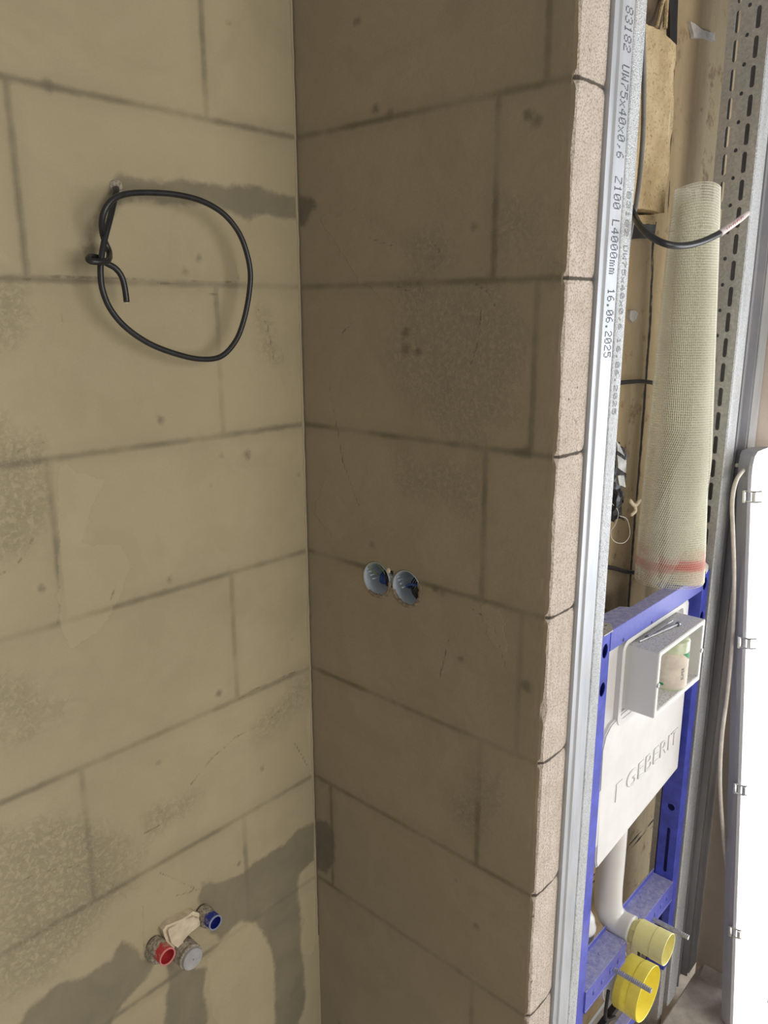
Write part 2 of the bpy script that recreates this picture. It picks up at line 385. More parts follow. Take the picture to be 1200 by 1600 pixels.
spots = [(140, 395, 10), (250, 655, 6), (346, 710, 5), (330, 758, 4), (387, 710, 4), (342, 1083, 5), (265, 903, 5), (66, 920, 6), (457, 998, 3), (373, 1350, 4), (366, 1351, 3), (310, 405, 4), (290, 424, 5), (467, 743, 4), (247, 1193, 4), (410, 1202, 4), (43, 1450, 5), (76, 133, 6), (357, 36, 5)]
setattr_(me, 'damp', union(P, damp_l, [(*LW([(a, b)])[0], r*.0008) for a, b, r in spots]))
patch = [LW([(90, 722), (165, 750), (146, 790), (130, 850), (190, 853), (208, 885), (186, 930), (160, 985), (110, 1012), (92, 980)]),
         LW([(470, 1362), (500, 1345), (500, 1500), (474, 1518), (466, 1490), (476, 1440), (466, 1400)]),
         LW([(375, 1434), (420, 1455), (432, 1540), (430, 1620), (335, 1620), (325, 1500)]),
         LW([(478, 1110), (500, 1100), (500, 1250), (486, 1210)])]
setattr_(me, 'patch', union(P, patch))
rough = [LW([(-20, 430), (62, 440), (50, 492), (14, 522), (-20, 530)]), LW([(-20, 645), (45, 670), (76, 690), (55, 740), (62, 800), (40, 860), (-20, 905)]),
         LW([(-20, 1060), (60, 1080), (130, 1090), (70, 1130), (-20, 1170)]), LW([(-20, 1290), (90, 1270), (180, 1290), (215, 1330), (190, 1400), (150, 1470), (80, 1530), (-20, 1560)]),
         LW([(395, 1120), (450, 1075), (482, 1060), (482, 1085), (430, 1130), (400, 1150)]), LW([(400, 480), (418, 500), (428, 560), (412, 545)]), LW([(230, 1270), (300, 1240), (290, 1280), (240, 1300)])]
setattr_(me, 'rough', union(P, rough))
crack = [LW(q) for q in ([(298, 1226), (330, 1185), (370, 1150), (420, 1125), (440, 1108)], [(37, 436), (90, 432), (190, 434), (290, 447), (340, 462)],
         [(300, 440), (345, 443), (372, 437), (369, 418)], [(400, 478), (418, 508), (428, 560)], [(0, 898), (22, 885), (38, 868), (52, 838)], [(8, 722), (36, 700), (70, 690)],
         [(91, 975), (95, 940)], [(168, 950), (180, 920)], [(222, 1418), (224, 1450), (226, 1480)], [(100, 520), (94, 490)], [(250, 1290), (225, 1302)],
         [(372, 1092), (420, 1065), (462, 1050), (464, 1090)], [(250, 1364), (310, 1390), (275, 1400)], [(460, 1160), (485, 1205)], [(20, 1380), (80, 1360), (140, 1350), (200, 1405)])]
setattr_(me, 'crack', lines(P, crack))
struct(link('wall_left', me, M['plaster'], smooth=True))

# partition projecting from it (plastered on the shower side, raw block end)
PT, PY = .078, -.543
ys = list(np.arange(0, -.5399, -.005)) + [-.5415]
zs = list(np.arange(.30, 2.405, .005)); zs = [-.1, .1]+zs+[2.7]
rings = []
for z in zs:
    k = abs((z-Z0+.125) % .25-.125); n1 = mn.noise((z*14, 3.1, 0)); n2 = mn.noise((z*55, 7.7, 0)); n3 = mn.noise((z*9, 1, 5))
    notch = .006*math.exp(-(k/.006)**2)
    ch = max(0, .0025+.0028*n1+.002*n2)+notch
    # larger chip under the third course joint
    ch += .006*math.exp(-((z-.80-.25)/.012)**2)
    off = .0015*n3
    ring = [(0 if y > -.53 else .0006*n2, y, z) for y in ys]
    ring[-1] = (ch*.25, PY+ch+off, z)
    ring += [(ch*.8+.0015, PY+off+notch*.3, z), (.02, PY+off*.6, z), (.04, PY+off*.5, z), (.06, PY+off*.5, z), (PT-.002, PY+notch*.5, z), (PT, PY+.003+notch, z), (PT, -.3, z), (PT, 0, z)]
    rings.append(ring)
n = len(rings[0]); vs = [v for r in rings for v in r]
fs = []; mi = []
for j in range(len(rings)-1):
    for i in range(n):
        fs.append((j*n+i, (j+1)*n+i, (j+1)*n+(i+1) % n, j*n+(i+1) % n)); mi.append(0 if i < len(ys)-1 else 1)
fs.append(tuple(range(n))); fs.append(tuple(range((len(rings)-1)*n, len(rings)*n))); mi += [1, 1]
me = bpy.data.meshes.new('wall_middle'); me.from_pydata(vs, [], fs)
me.materials.append(M['plaster_shower']); me.materials.append(M['raw']); me.polygons.foreach_set('material_index', mi); me.update()
bm = bmesh.new(); bm.from_mesh(me); bmesh.ops.recalc_face_normals(bm, faces=bm.faces); bm.to_mesh(me); bm.free()
part = bpy.data.objects.new('wall_middle', me); C.objects.link(part)
SOCK = [(-.1845, 1.187), (-.2565, 1.187)]; SR = .0325
bm = bmesh.new()
for i, (a, b) in enumerate(SOCK): lathe(bm, (-.02, a, b), (1, 0, 0), [(0, SR+.001), (.075, SR+.001)], 40)
box(bm, (-.02, -.225, 1.180), (.03, -.212, 1.212))
cut = obj('cutter', bm, None)
md = part.modifiers.new('holes', 'BOOLEAN'); md.operation = 'DIFFERENCE'; md.object = cut; md.solver = 'EXACT'; md.use_self = True
dg = bpy.context.evaluated_depsgraph_get(); me2 = bpy.data.meshes.new_from_object(part.evaluated_get(dg), depsgraph=dg)
part.modifiers.clear(); part.data = me2; bpy.data.objects.remove(cut)
me = me2; Q = coords(me); P = Q[:, [1, 2]]
row = np.floor((P[:, 1]-Z0)/.25).astype(int)          # -1 is the first row below the joint at Z0
dh = np.abs((P[:, 1]-Z0+.125) % .25-.125)
vj = {0: [-.497], -1: [-.421], -2: [-.497], -3: [-.417], -4: [-.494], -5: [-.4225], -6: [-.05], -7: [-.422], -8: [-.06, -.38], 1: [-.42]}
dv = np.array([min(abs(y-q) for q in vj.get(int(r), [-.9])) for y, r in zip(P[:, 0], row)])
dvf = np.where(Q[:, 1] < -.538, 1., dv)
setattr_(me, 'jd', np.minimum(dh, dvf))
dp = [PW([(455, 308), (487, 307), (494, 322), (484, 338), (476, 352), (455, 352)]), PW([(480, 1280), (510, 1284), (521, 1305), (521, 1345), (508, 1365), (480, 1345)]),
      PW([(808, 700), (826, 702), (828, 714), (790, 711), (790, 706)])]
sp = [(587, 170, 5), (609, 177, 4), (558, 33, 5), (826, 178, 5), (840, 190, 5), (741, 355, 6), (582, 850, 5), (720, 1030, 5), (822, 1072, 14), (712, 1375, 4), (744, 1447, 4), (738, 1520, 4), (680, 920, 8), (692, 925, 7), (653, 550, 6), (634, 520, 9), (636, 545, 8)]
setattr_(me, 'damp', union(P, dp, [(*PW([(a, b)])[0], r*.0008) for a, b, r in sp]))
setattr_(me, 'patch', union(P, [PW([(500, 340), (560, 330), (640, 400), (660, 470), (620, 480), (560, 440)]), PW([(505, 745), (540, 795), (570, 830), (520, 840), (490, 800)]), PW([(745, 940), (780, 950), (795, 1030), (770, 1010)])]))
setattr_(me, 'rough', union(P, [PW([(620, 450), (780, 440), (820, 500), (800, 640), (700, 700), (640, 650), (610, 560)]), PW([(620, 700), (750, 730), (735, 790), (630, 770)]), PW([(650, 360), (690, 350), (700, 400), (680, 430), (650, 400)]), PW([(775, 320), (850, 300), (870, 420), (790, 420)]), PW([(700, 1240), (790, 1200), (780, 1290), (700, 1300)])]))
setattr_(me, 'crack', lines(P, [PW(q) for q in ([(575, 372), (600, 380), (612, 384)], [(668, 345), (672, 375), (688, 392), (676, 405)], [(676, 405), (680, 440)], [(730, 436), (760, 455), (775, 480)],
        [(620, 448), (640, 455), (655, 470)], [(514, 600), (525, 660), (535, 720), (560, 790)], [(737, 950), (770, 975), (790, 1045), (800, 1060)], [(700, 1000), (692, 1035), (685, 1065)],
        [(534, 520), (550, 505)], [(752, 480), (748, 530), (735, 570)])]))
struct(part); part.name = 'wall_middle'
# jagged lip of adhesive running down the inner corner
bm = bmesh.new(); pr = None
for i, z in enumerate(np.arange(.3, 2.45, .006)):
    a = .007+.0035*mn.noise((z*11, 0, 2))+.002*mn.noise((z*50, 0, 4)); b = .0022+.0012*mn.noise((z*30, 5, 4))
    cur = [bm.verts.new(q) for q in ((-a, 0.0005, z), (-a+.001, -b*.8, z), (-.0035, -b, z), (-.003, .0005, z))]
    if pr:
        for k in range(3): bm.faces.new((pr[k], pr[k+1], cur[k+1], cur[k]))
    pr = cur
o = obj('trim_1', bm, M['plaster']); struct(o)
P = coords(o.data)
for nm, v in (('jd', .5), ('damp', -.5), ('patch', -.5), ('rough', -.5), ('crack', .5)): setattr_(o.data, nm, np.full(len(P), v))
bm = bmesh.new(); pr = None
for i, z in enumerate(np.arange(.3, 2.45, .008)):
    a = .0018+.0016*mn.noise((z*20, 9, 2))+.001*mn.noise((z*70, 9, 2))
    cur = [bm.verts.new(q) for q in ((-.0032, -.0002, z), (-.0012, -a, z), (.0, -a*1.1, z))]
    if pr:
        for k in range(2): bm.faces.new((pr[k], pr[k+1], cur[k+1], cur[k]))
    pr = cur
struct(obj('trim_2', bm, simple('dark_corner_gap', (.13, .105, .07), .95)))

# recess back wall, right wall, floor
YB = -.40
gx = list(np.arange(.078, 1.1, .01)); gz = list(np.arange(-.1, 2.5, .01))
me = grid_mesh(gx, gz, lambda x, z: (x, YB+.006*mn.noise((x*5, z*2, 3)), z)); P = coords(me)[:, [0, 2]]
jv = [(lambda q: (q.x, q.z))(Y(a, b, YB)) for a, b in [(1020, 372), (1016, 500), (1007, 620), (999, 740), (988, 880), (981, 960)]]
je = [(lambda q: (q.x, q.z))(Y(a, b, YB)) for a, b in [(1061, -30), (1056, 68), (1044, 333), (1038, 420)]]
setattr_(me, 'jd', np.minimum(lines(P, [jv])*.75, np.minimum(lines(P, [je])*1.6, lines(P, [[(.3, .36), (1.0, .30)], [(.3, .378), (1.0, .318)]])*1.3))); struct(link('wall_back', me, M['old'], smooth=True))
me = grid_mesh(list(np.arange(-.5475, -.67, -.01)), list(np.arange(-.1, 2.6, .02)), lambda y, z: (.868, y, z)); P = coords(me)[:, [1, 2]]
setattr_(me, 'jd', np.minimum(np.abs((P[:, 1]-.175+.2) % .4-.2), .2)*1.2)
for nm, v in (('damp', -.5), ('patch', -.5), ('rough', -.5), ('crack', .5)): setattr_(me, nm, np.full(len(P), v))
struct(link('wall_right', me, plaster('pale_wall_plaster', (.60, .51, .43), .6, .6)))
bm = bmesh.new(); box(bm, (-3, -3.5, -.2), (.866, -.556, -.045), .004)
box(bm, (.079, -.556, -.2), (1.1, -.39, -.14))
struct(obj('floor', bm, M['conc']))
# rough mortar skirting the right wall
bm = bmesh.new(); pr = None
for y in np.arange(-.57, -.67, -.008):
    h = .012+.010*mn.noise((y*22, 1, 0))+.004*mn.noise((y*80, 1, 0)); w_ = .03+.02*mn.noise((y*16, 4, 0))
    cur = [bm.verts.new(q) for q in ((.867, y, -.045+h), (.855, y, -.045+h*.9), (.867-w_, y, -.045+h*.35), (.867-w_*1.5, y, -.047))]
    if pr:
        for k in range(3): bm.faces.new((pr[k], pr[k+1], cur[k+1], cur[k]))
    pr = cur
struct(obj('trim_3', bm, M['conc'], smooth=True))

# ------------------------------------------------------------------ metal profiles
FONT = {'0': '01110 10001 10011 10101 11001 10001 01110', '1': '00100 01100 00100 00100 00100 00100 01110', '2': '01110 10001 00001 00110 01000 10000 11111',
 '3': '01110 10001 00001 00110 00001 10001 01110', '4': '00010 00110 01010 10010 11111 00010 00010', '5': '11111 10000 11110 00001 00001 10001 01110',
 '6': '00110 01000 10000 11110 10001 10001 01110', '7': '11111 00001 00010 00100 01000 01000 01000', '8': '01110 10001 10001 01110 10001 10001 01110',
 'U': '10001 10001 10001 10001 10001 10001 01110', 'W': '10001 10001 10001 10101 10101 11011 10001', 'x': '00000 00000 10001 01010 00100 01010 10001',
 'Z': '11111 00001 00010 00100 01000 10000 11111', 'L': '10000 10000 10000 10000 10000 10000 11111', 'm': '00000 00000 11010 10101 10101 10101 10101',
 ',': '00000 00000 00000 00000 00110 00100 01000', '.': '00000 00000 00000 00000 00000 01100 01100'}
def printed(bm, text, x_top, x_bot, z_start, z_end, y):
    """dot-matrix line reading downwards, letter tops towards +x"""
    step = (z_start-z_end)/len(text); dz = step*.78/5; dx = (x_top-x_bot)/6
    for i, ch in enumerate(text):
        if ch == ' ': continue
        for r, line in enumerate(FONT[ch].split()):
            for c_, b in enumerate(line):
                if b == '1':
                    x = x_top-r*dx; z = z_start-i*step-c_*dz; q = .00105
                    vs = [bm.verts.new((x+q*math.cos(t), y, z+q*1.1*math.sin(t))) for t in [k*math.pi/3 for k in range(6)]]
                    bm.faces.new(vs)
t = thing('track_profile', 'smooth galvanised steel track profile with printed lettering, fixed against the block wall end', 'metal profile', (.11, -.51, -.04))
bm = bmesh.new(); sheet(bm, [(.0795, -.475), (.0795, -.5487), (.0925, -.5487), (.0950, -.5520), (.0985, -.5520), (.1005, -.5487), (.1370, -.5487), (.1398, -.5455), (.1398, -.475)], .0009, -.04, 2.6)
obj('steel_channel', bm, M['zinc'], t)
for s_, a, b in (('83182', 2.062, 2.004), ('UW75x40x0,6', 1.99, 1.868), ('Z100', 1.846, 1.800), ('L4000mm', 1.788, 1.710), ('16.06.2025', 1.692, 1.590)):
    bm = bmesh.new(); printed(bm, s_, .1310, .1115, a, b, -.5492); obj('printed_lettering', bm, M['ink'], t)
t = thing('stud_profile', 'knurled galvanised stud strip between the lettered track and the blue frame', 'metal profile', (.16, -.51, -.04))
bm = bmesh.new(); sheet(bm, [(.1425, -.475), (.1425, -.5468), (.1445, -.5482), (.1735, -.5482), (.1750, -.5465), (.1750, -.505)], .0009, -.04, 2.6)
obj('steel_channel', bm, M['zinc_knurl'], t)
for s_, a, b in (('83182', 1.83, 1.765), ('UW75x40x0,6', 1.755, 1.63), ('16.06.2025', 1.62, 1.50)):
    bm = bmesh.new(); printed(bm, s_, .1640, .1530, a, b, -.5488); obj('smudged_lettering', bm, M['ink2'], t)
# slotted heavy profile on the right
t = thing('slotted_profile', 'slotted heavy steel profile with rows of long slots, right of the mesh roll', 'metal profile', (.70, -.51, -.04))
bm = bmesh.new()
for k in range(52):
    zc = 2.5386-.05*k; z0_, z1_ = zc-.0220, zc+.0280
    plate(bm, [(-.5462, z0_), (-.4700, z0_), (-.4700, z1_), (-.5462, z1_)], [slot(-.5262, zc, .0090, .0385), slot(-.4890, zc, .0090, .0385), circ(-.5083, zc+.0237, .0038, 12)], lambda q: (.6780, q[0], q[1]), (.002, 0, 0))
bmesh.ops.remove_doubles(bm, verts=bm.verts, dist=1e-5)
obj('slotted_web', bm, M['zinc_span'], t)
bm = bmesh.new(); sheet(bm, [(.6782, -.5462), (.6805, -.5485), (.729, -.5485), (.731, -.5465)], .0015, -.04, 2.6)
obj('front_flange', bm, M['zinc_knurl'], t)
bm = bmesh.new(); sheet(bm, [(.680, -.471), (.729, -.471)], .0015, -.04, 2.6)
obj('rear_flange', bm, M['zinc_span'], t)
t = thing('double_stud_profile', 'narrow grooved steel profile at the right wall edge beyond the slotted profile', 'metal profile', (.80, -.51, -.04))
bm = bmesh.new(); sheet(bm, [(.7345, -.475), (.7345, -.5350), (.7520, -.5350), (.7535, -.5440), (.7570, -.5440), (.7585, -.5330), (.7900, -.5330), (.8000, -.5330), (.8020, -.5475), (.8060, -.5475), (.8080, -.5400), (.8150, -.5400)], .001, -.04, 2.6)
obj('grooved_channel', bm, M['zinc_mid'], t)
bm = bmesh.new(); sheet(bm, [(.8155, -.50), (.8155, -.5480), (.8660, -.5480)], .001, -.04, 2.6)
obj('edge_flange', bm, M['zinc'], t)

# ------------------------------------------------------------------ wall-hung toilet frame
F = -.545
fr = thing('toilet_frame', 'blue steel pre-wall toilet frame with grey cistern between the metal profiles', 'toilet frame', (.42, -.50, -.03))
def leg(x0, x1, inner, holes_front, holes_side, z0=.10):
    bm = bmesh.new()
    plate(bm, [(x0, z0), (x1, z0), (x1, 1.121), (x0, 1.121)], holes_front, lambda q: (q[0], F, q[1]), (0, .002, 0))
    for xs_, hs in ((inner, holes_side), (x0+x1-inner, [])):
        s = .002 if xs_ == x0 else -.002
        plate(bm, [(F+.002, z0), (-.500, z0), (-.500, 1.121), (F+.002, 1.121)], hs, lambda q: (xs_, q[0], q[1]), (s, 0, 0))
    box(bm, (x0, -.502, z0), (x0+.008, -.500, 1.121)); box(bm, (x1-.008, -.502, z0), (x1, -.500, 1.121))
    return obj('leg', bm, M['blue'], fr)
leg(.1765, .2105, .2105, [circ(.1935, 1.089, .0098, 20, .0135), circ(.1935, 1.016, .0098, 20, .0135)], [])
leg(.6330, .6680, .6330, [circ(.6475, 1.094, .0105, 20, .0145), circ(.6475, 1.016, .0105, 20, .0145)], [circ(-.5250, .545, .0085, 20), slot(-.5245, .43, .008, .12), slot(-.5245, .24, .008, .10)])
for x0 in (.1795, .6360):
    bm = bmesh.new(); box(bm, (x0, -.542, -.10), (x0+.028, -.510, .16), .002); box(bm, (x0-.012, -.552, -.138), (x0+.04, -.49, -.10), .002)
    obj('foot', bm, M['zinc_span'], fr)
bm = bmesh.new()      # top bar: folded angle with cut-outs in its upper face
plate(bm, [(.2105, 1.083), (.6330, 1.083), (.6330, 1.121), (.2105, 1.121)], [circ(.26, 1.089, .004, 8), circ(.38, 1.086, .003, 8)], lambda q: (q[0], F-.001, q[1]), (0, .002, 0))
plate(bm, [(.1765, F), (.668, F), (.668, -.500), (.575, -.500), (.560, -.508), (.545, -.500), (.50, -.500), (.48, -.519), (.34, -.519), (.33, -.502), (.25, -.496), (.20, -.500), (.1765, -.505)],
      [slot(-.0, 0, .1, .1)] if False else [[(.585, -.515), (.60, -.515), (.60, -.507), (.585, -.507)], [(.235, -.512), (.255, -.512), (.255, -.505), (.235, -.505)]], lambda q: (q[0], q[1], 1.1195), (0, 0, .002))
obj('top_bar', bm, M['blue_dust_lit'], fr)
bm = bmesh.new()      # perforated mounting plate behind the left leg
plate(bm, [(.178, -.549), (.210, -.549), (.235, -.533), (.232, -.520), (.205, -.508), (.178, -.508)], [circ(.188, -.538, .0035, 10), circ(.204, -.534, .0035, 10), circ(.190, -.522, .0035, 10), circ(.208, -.520, .0035, 10), circ(.221, -.529, .003, 10)], lambda q: (q[0], q[1], 1.1222), (0, 0, .002))
obj('mounting_plate', bm, M['zinc_span'], fr)
# split cross member
def cross(x0, x1, tipx):
    bm = bmesh.new()
    box(bm, (x0, F-.003, .352), (x1, -.497, .355), .0008); box(bm, (x0, F-.003, .306), (x1, F, .354), .0008)
    box(bm, (x0, -.500, .353), (x1, -.497, .366), .0008)
    box(bm, (min(x0, x1), F-.004, .303), (x1, F+.004, .307), .0008)
    box(bm, (tipx-.002, F+.000, .318), (tipx+.002, -.499, .354), .0008)
    for k in range(4):
        xx = x0+(x1-x0)*(.2+.2*k); lathe(bm, (xx, -.522+.008*(k % 2), .3548), (0, 0, 1), [(0, .0035), (.0012, .0028)], 8)
        box(bm, (xx-.004, F-.0045, .325), (xx+.004, F-.003, .335), .001)
    return obj('cross_bracket', bm, M['blue_dust_lit'], fr)
cross(.2105, .388, .386); cross(.468, .633, .470)
bm = bmesh.new(); box(bm, (.2105, -.530, .02), (.633, -.505, .05), .002); obj('lower_crossbar', bm, M['blue_dust_lit'], fr)
for x in (.336, .527):
    bm = bmesh.new(); prof = []; 
    for i in range(44): prof.append((i*.0020, .0056 if i % 2 else .0050))
    lathe(bm, (x, -.543, .320), (0, -1, 0), prof, 14); obj('threaded_rod', bm, M['steel'], fr)
# cistern
bm = bmesh.new()
out = [(.214, 1.080), (.575, 1.080), (.588, 1.076), (.600, 1.060), (.604, .665), (.232, .625), (.222, .66), (.214, .70)]
plate(bm, out, [], lambda q: (q[0], -.532, q[1]), (0, .022, 0))
box(bm, (.235, -.512, .66), (.59, -.427, .985), .008)
cis = obj('cistern', bm, M['tank'], fr)
bm = bmesh.new()
plate(bm, [(.2225, .880), (.232, .905), (.252, .920), (.300, .928), (.596, .928), (.606, .920), (.609, .668), (.606, .664), (.236, .622), (.230, .640)], [], lambda q: (q[0], -.540, q[1]), (0, .012, 0))
bmesh.ops.bevel(bm, geom=[e for e in bm.edges if e.is_boundary is False and abs(e.calc_face_angle(0)) > 1 and all(abs(v.co.y+.540) < 1e-4 for v in e.verts)], offset=.0025, segments=2, affect='EDGES')
pan = obj('insulation_panel', bm, M['tank2'], cis)
bm = bmesh.new(); plate(bm, rrect(.272, .560, .905, 1.078, .02), [rrect(.284, .548, .917, 1.069, .012)], lambda q: (q[0], -.542, q[1]), (0, .012, 0))
obj('raised_lip', bm, M['tank'], cis)
bm = bmesh.new(); plate(bm, rrect(.2165, .2235, .68, .80, .003), [], lambda q: (q[0], -.5425, q[1]), (0, .004, 0)); obj('side_clip', bm, M['tank'], cis)
# embossed lettering
cu = bpy.data.curves.new('txt', 'FONT'); cu.body = 'GEBERIT'; cu.size = 1; cu.extrude = .0; cu.offset = -.012
to = bpy.data.objects.new('txt', cu); C.objects.link(to)
dg = bpy.context.evaluated_depsgraph_get(); tm = bpy.data.meshes.new_from_object(to.evaluated_get(dg), depsgraph=dg); bpy.data.objects.remove(to)
bm = bmesh.new(); bm.from_mesh(tm); xs_ = [v.co.x for v in bm.verts]; ys_ = [v.co.y for v in bm.verts]
x0, x1, y0, y1 = min(xs_), max(xs_), min(ys_), max(ys_)
for v in bm.verts: v.co = Vector((.338+(v.co.x-x0)/(x1-x0)*.247, -.5402, .742+(v.co.y-y0)/(y1-y0)*.036))
e = bmesh.ops.extrude_face_region(bm, geom=list(bm.faces))
for v in e['geom']:
    if isinstance(v, bmesh.types.BMVert): v.co.y -= .0016
plate(bm, [(.292, .738), (.297, .738), (.297, .772), (.318, .772), (.318, .778), (.292, .778)], [], lambda q: (q[0], -.5402, q[1]), (0, -.0016, 0))
obj('embossed_lettering', bm, M['tank2'], cis)
# protective box round the flush opening
bx0, bx1, bz0, bz1, by = .300, .518, .934, 1.066, -.598
bm = bmesh.new()
plate(bm, rrect(bx0, bx1, bz0, bz1, .004), [rrect(bx0+.011, bx1-.011, bz0+.012, bz1-.010, .004)], lambda q: (q[0], by, q[1]), (0, .066, 0))
bmesh.ops.bevel(bm, geom=[e for e in bm.edges if all(abs(v.co.y-by) < 1e-4 for v in e.verts) and len(e.link_faces) == 2 and e.calc_face_angle(0) > 1], offset=.0012, segments=2, affect='EDGES')
pb = obj('protective_box', bm, M['boxw'], cis)
bm = bmesh.new(); box(bm, (bx0+.009, -.536, bz0+.007), (bx1-.009, -.533, bz1-.007)); obj('box_back', bm, M['tank'], cis)
for x, z in ((bx0+.006, 1.000), (bx1-.006, 1.000)):
    bm = bmesh.new(); lathe(bm, (x, by+.002, z), (0, -1, 0), [(0, .0052), (.004, .0048), (.0042, .0022), (.0035, .001)], 14); o = obj('screw', bm, M['steel'], cis)
# flush pipe
bm = bmesh.new(); tube(bm, [(.418, -.485, .70), (.418, -.485, .60), (.418, -.485, .50), (.418, -.485, .43), (.418, -.490, .385), (.419, -.510, .362), (.42, -.545, .360)], .030, 28, 8)
obj('flush_pipe', bm, M['pipe'], fr, True)
bm = bmesh.new(); lathe(bm, (.418, -.485, .66), (0, 0, -1), [(0, .044), (.02, .044), (.035, .036), (.037, .031)], 28); tube(bm, [(.418, -.485, .64), (.45, -.475, .625), (.475, -.47, .63)], .012, 10)
obj('cistern_outlet', bm, M['tank'], fr, True)
bm = bmesh.new(); prof = []
lathe(bm, (.350, -.462, .33), (0, 0, 1), [(0, .026), (.03, .027), (.034, .030), (.042, .030), (.046, .027), (.06, .026), (.072, .020), (.078, .008)], 24)
obj('drain_bend', bm, M['white'], fr, True)
bm = bmesh.new(); lathe(bm, (.42, -.44, .222), (0, -1, 0), [(0, .050), (.04, .050), (.04, .056), (.05, .056), (.05, .052), (.065, .052), (.065, .057), (.075, .057), (.075, .050), (.098, .050)], 36)
obj('drain_socket', bm, M['white'], fr)
bm = bmesh.new()
for sgn in (-1, 1):
    tube(bm, [(.42+sgn*.075, -.535, .25), (.42+sgn*.078, -.535, .18), (.42+sgn*.03, -.535, .145)], .004, 8, 6)
box(bm, (.34, -.53, .135), (.50, -.515, .15), .002)
obj('drain_bracket', bm, M['dark'], fr)
# ------------------------------------------------------------------ things on and in the frame
t = thing('pipe_plug', 'small pale yellow capped plug on the white flush pipe', 'pipe plug', (.42, -.55, .36), 'yellow pipe plugs')
def cup(name, c, r, prof_len, mat, par, th=.0022, nseg=48):
    bm = bmesh.new(); x, y, z = c
    lathe(bm, (x, y, z), (0, -1, 0), [(prof_len*.3, r*.9*.0+.0005), (prof_len*.3, r-th-.001), (prof_len-.001, r-th), (prof_len, r-th*.5), (prof_len-.001, r), (prof_len*.55, r*.985), (prof_len*.54, r*.965), (0, r*.955), (0, .0005)], nseg, False)
    return obj(name, bm, mat, par, False)
o = cup('plug_cup', (.42, -.560, .360), .034, .066, M['yellow_pale'], t)
bm = bmesh.new(); lathe(bm, (.42, -.538, .360), (0, -1, 0), [(0, .024), (.003, .026), (.010, .026), (.014, .0295), (.028, .0305)], 8); obj('plug_neck', bm, M['yellow_pale'], t)
bm = bmesh.new(); lathe(bm, (.42, -.578, .360), (0, -1, 0), [(0, .010), (.014, .0095), (.020, .006), (.021, .001)], 16); tube(bm, [(.42, -.596, .360), (.422, -.603, .352)], .002, 6, 2); obj('pull_knob', bm, M['yellow_pale'], t)
t = thing('pipe_plug', 'large open yellow cylindrical plug on the drain socket, lowest in the frame', 'pipe plug', (.42, -.54, .222), 'yellow pipe plugs')
cup('plug_cup', (.422, -.536, .222), .061, .056, M['yellow'], t)
# jar inside the protective box
t = thing('plastic_jar', 'beige labelled plastic jar standing inside the white protective box', 'jar', (.420, -.566, .9425))
jx, jy, jr = .436, -.5665, .0338
bm = bmesh.new(); lathe(bm, (jx, jy, .9422), (0, 0, 1), [(0, .001), (0, jr-.005), (.002, jr-.001), (.006, jr), (.100, jr), (.104, jr-.002), (.105, .001)], 36); obj('jar_body', bm, M['clearish'], t, True)
def wrap(bm, a0, a1, z0, z1, r, n=14, fz=None):
    pr = None
    for i in range(n+1):
        a = math.radians(a0+(a1-a0)*i/n); lo, hi = (z0, z1) if fz is None else fz(i/n)
        cur = [bm.verts.new((jx+r*math.cos(a), jy+r*math.sin(a), q)) for q in (lo, hi)]
        if pr: bm.faces.new((pr[0], cur[0], cur[1], pr[1]))
        pr = cur
bm = bmesh.new(); wrap(bm, 0, 359.9, .950, 1.022, jr+.0003, 48); obj('jar_label', bm, M['beige'], t, True)
bm = bmesh.new(); wrap(bm, 140, 186, .955, .960, jr+.0006); obj('green_stripe', bm, M['green'], t)
bm = bmesh.new(); wrap(bm, 242, 285, 1.006, 1.022, jr+.0006, 10, lambda u: (1.0219-.014*min(1, u*1.4), 1.0219)); obj('green_wedge', bm, M['green'], t)
def ringtext(s, a_start, z0, h, da, mat, name):
    cu = bpy.data.curves.new('tx', 'FONT'); cu.body = s; cu.size = h*1.3
    to = bpy.data.objects.new('tx', cu); C.objects.link(to); dg = bpy.context.evaluated_depsgraph_get()
    tm = bpy.data.meshes.new_from_object(to.evaluated_get(dg), depsgraph=dg); bpy.data.objects.remove(to)
    bm = bmesh.new(); bm.from_mesh(tm)
    for v in bm.verts:     # lettering running upwards on the jar
        a = math.radians(a_start)-v.co.y/jr*1.0*-1*-1; z = z0+v.co.x
        v.co = Vector((jx+(jr+.0007)*math.cos(a), jy+(jr+.0007)*math.sin(a), z))
    return obj(name, bm, mat, t)
ringtext('SUPER', 252, .968, .007, 0, M['ink'], 'label_lettering')
ringtext('MONTAGE', 292, .970, .005, 0, M['ink'], 'label_lettering') if False else None
bm = bmesh.new()
for k in range(5): wrap(bm, 150+2*(k % 2), 170+3*(k % 2), .975+.009*k, .9765+.009*k, jr+.0006, 3)
obj('level_ticks', bm, M['ink'], t)
# bolts on the box lid
for lab, a, b in (('longer grey bolt lying across the dusty lid of the white box', (.318, -.551, 1.0685), (.443, -.572, 1.0705)), ('shorter grey bolt beside the longer one on the white box, nearer the cistern', (.350, -.5535, 1.0685), (.352+.110, -.5545, 1.0685))):
    t = thing('loose_bolt', lab, 'bolt', a, 'bolts on the white box'); a = Vector(a); b = Vector(b); d = (b-a).normalized(); L_ = (b-a).length
    prof = [(i*.002, .0019 if i % 2 else .0023) for i in range(int(L_/.002))]
    bm = bmesh.new(); lathe(bm, a, d, prof, 10); obj('bolt_shank', bm, M['steel'], t)
    bm = bmesh.new(); s0 = b if 'longer grey bolt lying' in lab else a; dd = d if s0 is b else -d
    lathe(bm, s0-dd*.002, dd, [(0, .0035), (.001, .0048), (.006, .0048), (.007, .004)], 12); obj('bolt_head', bm, M['zinc_dark'], t)

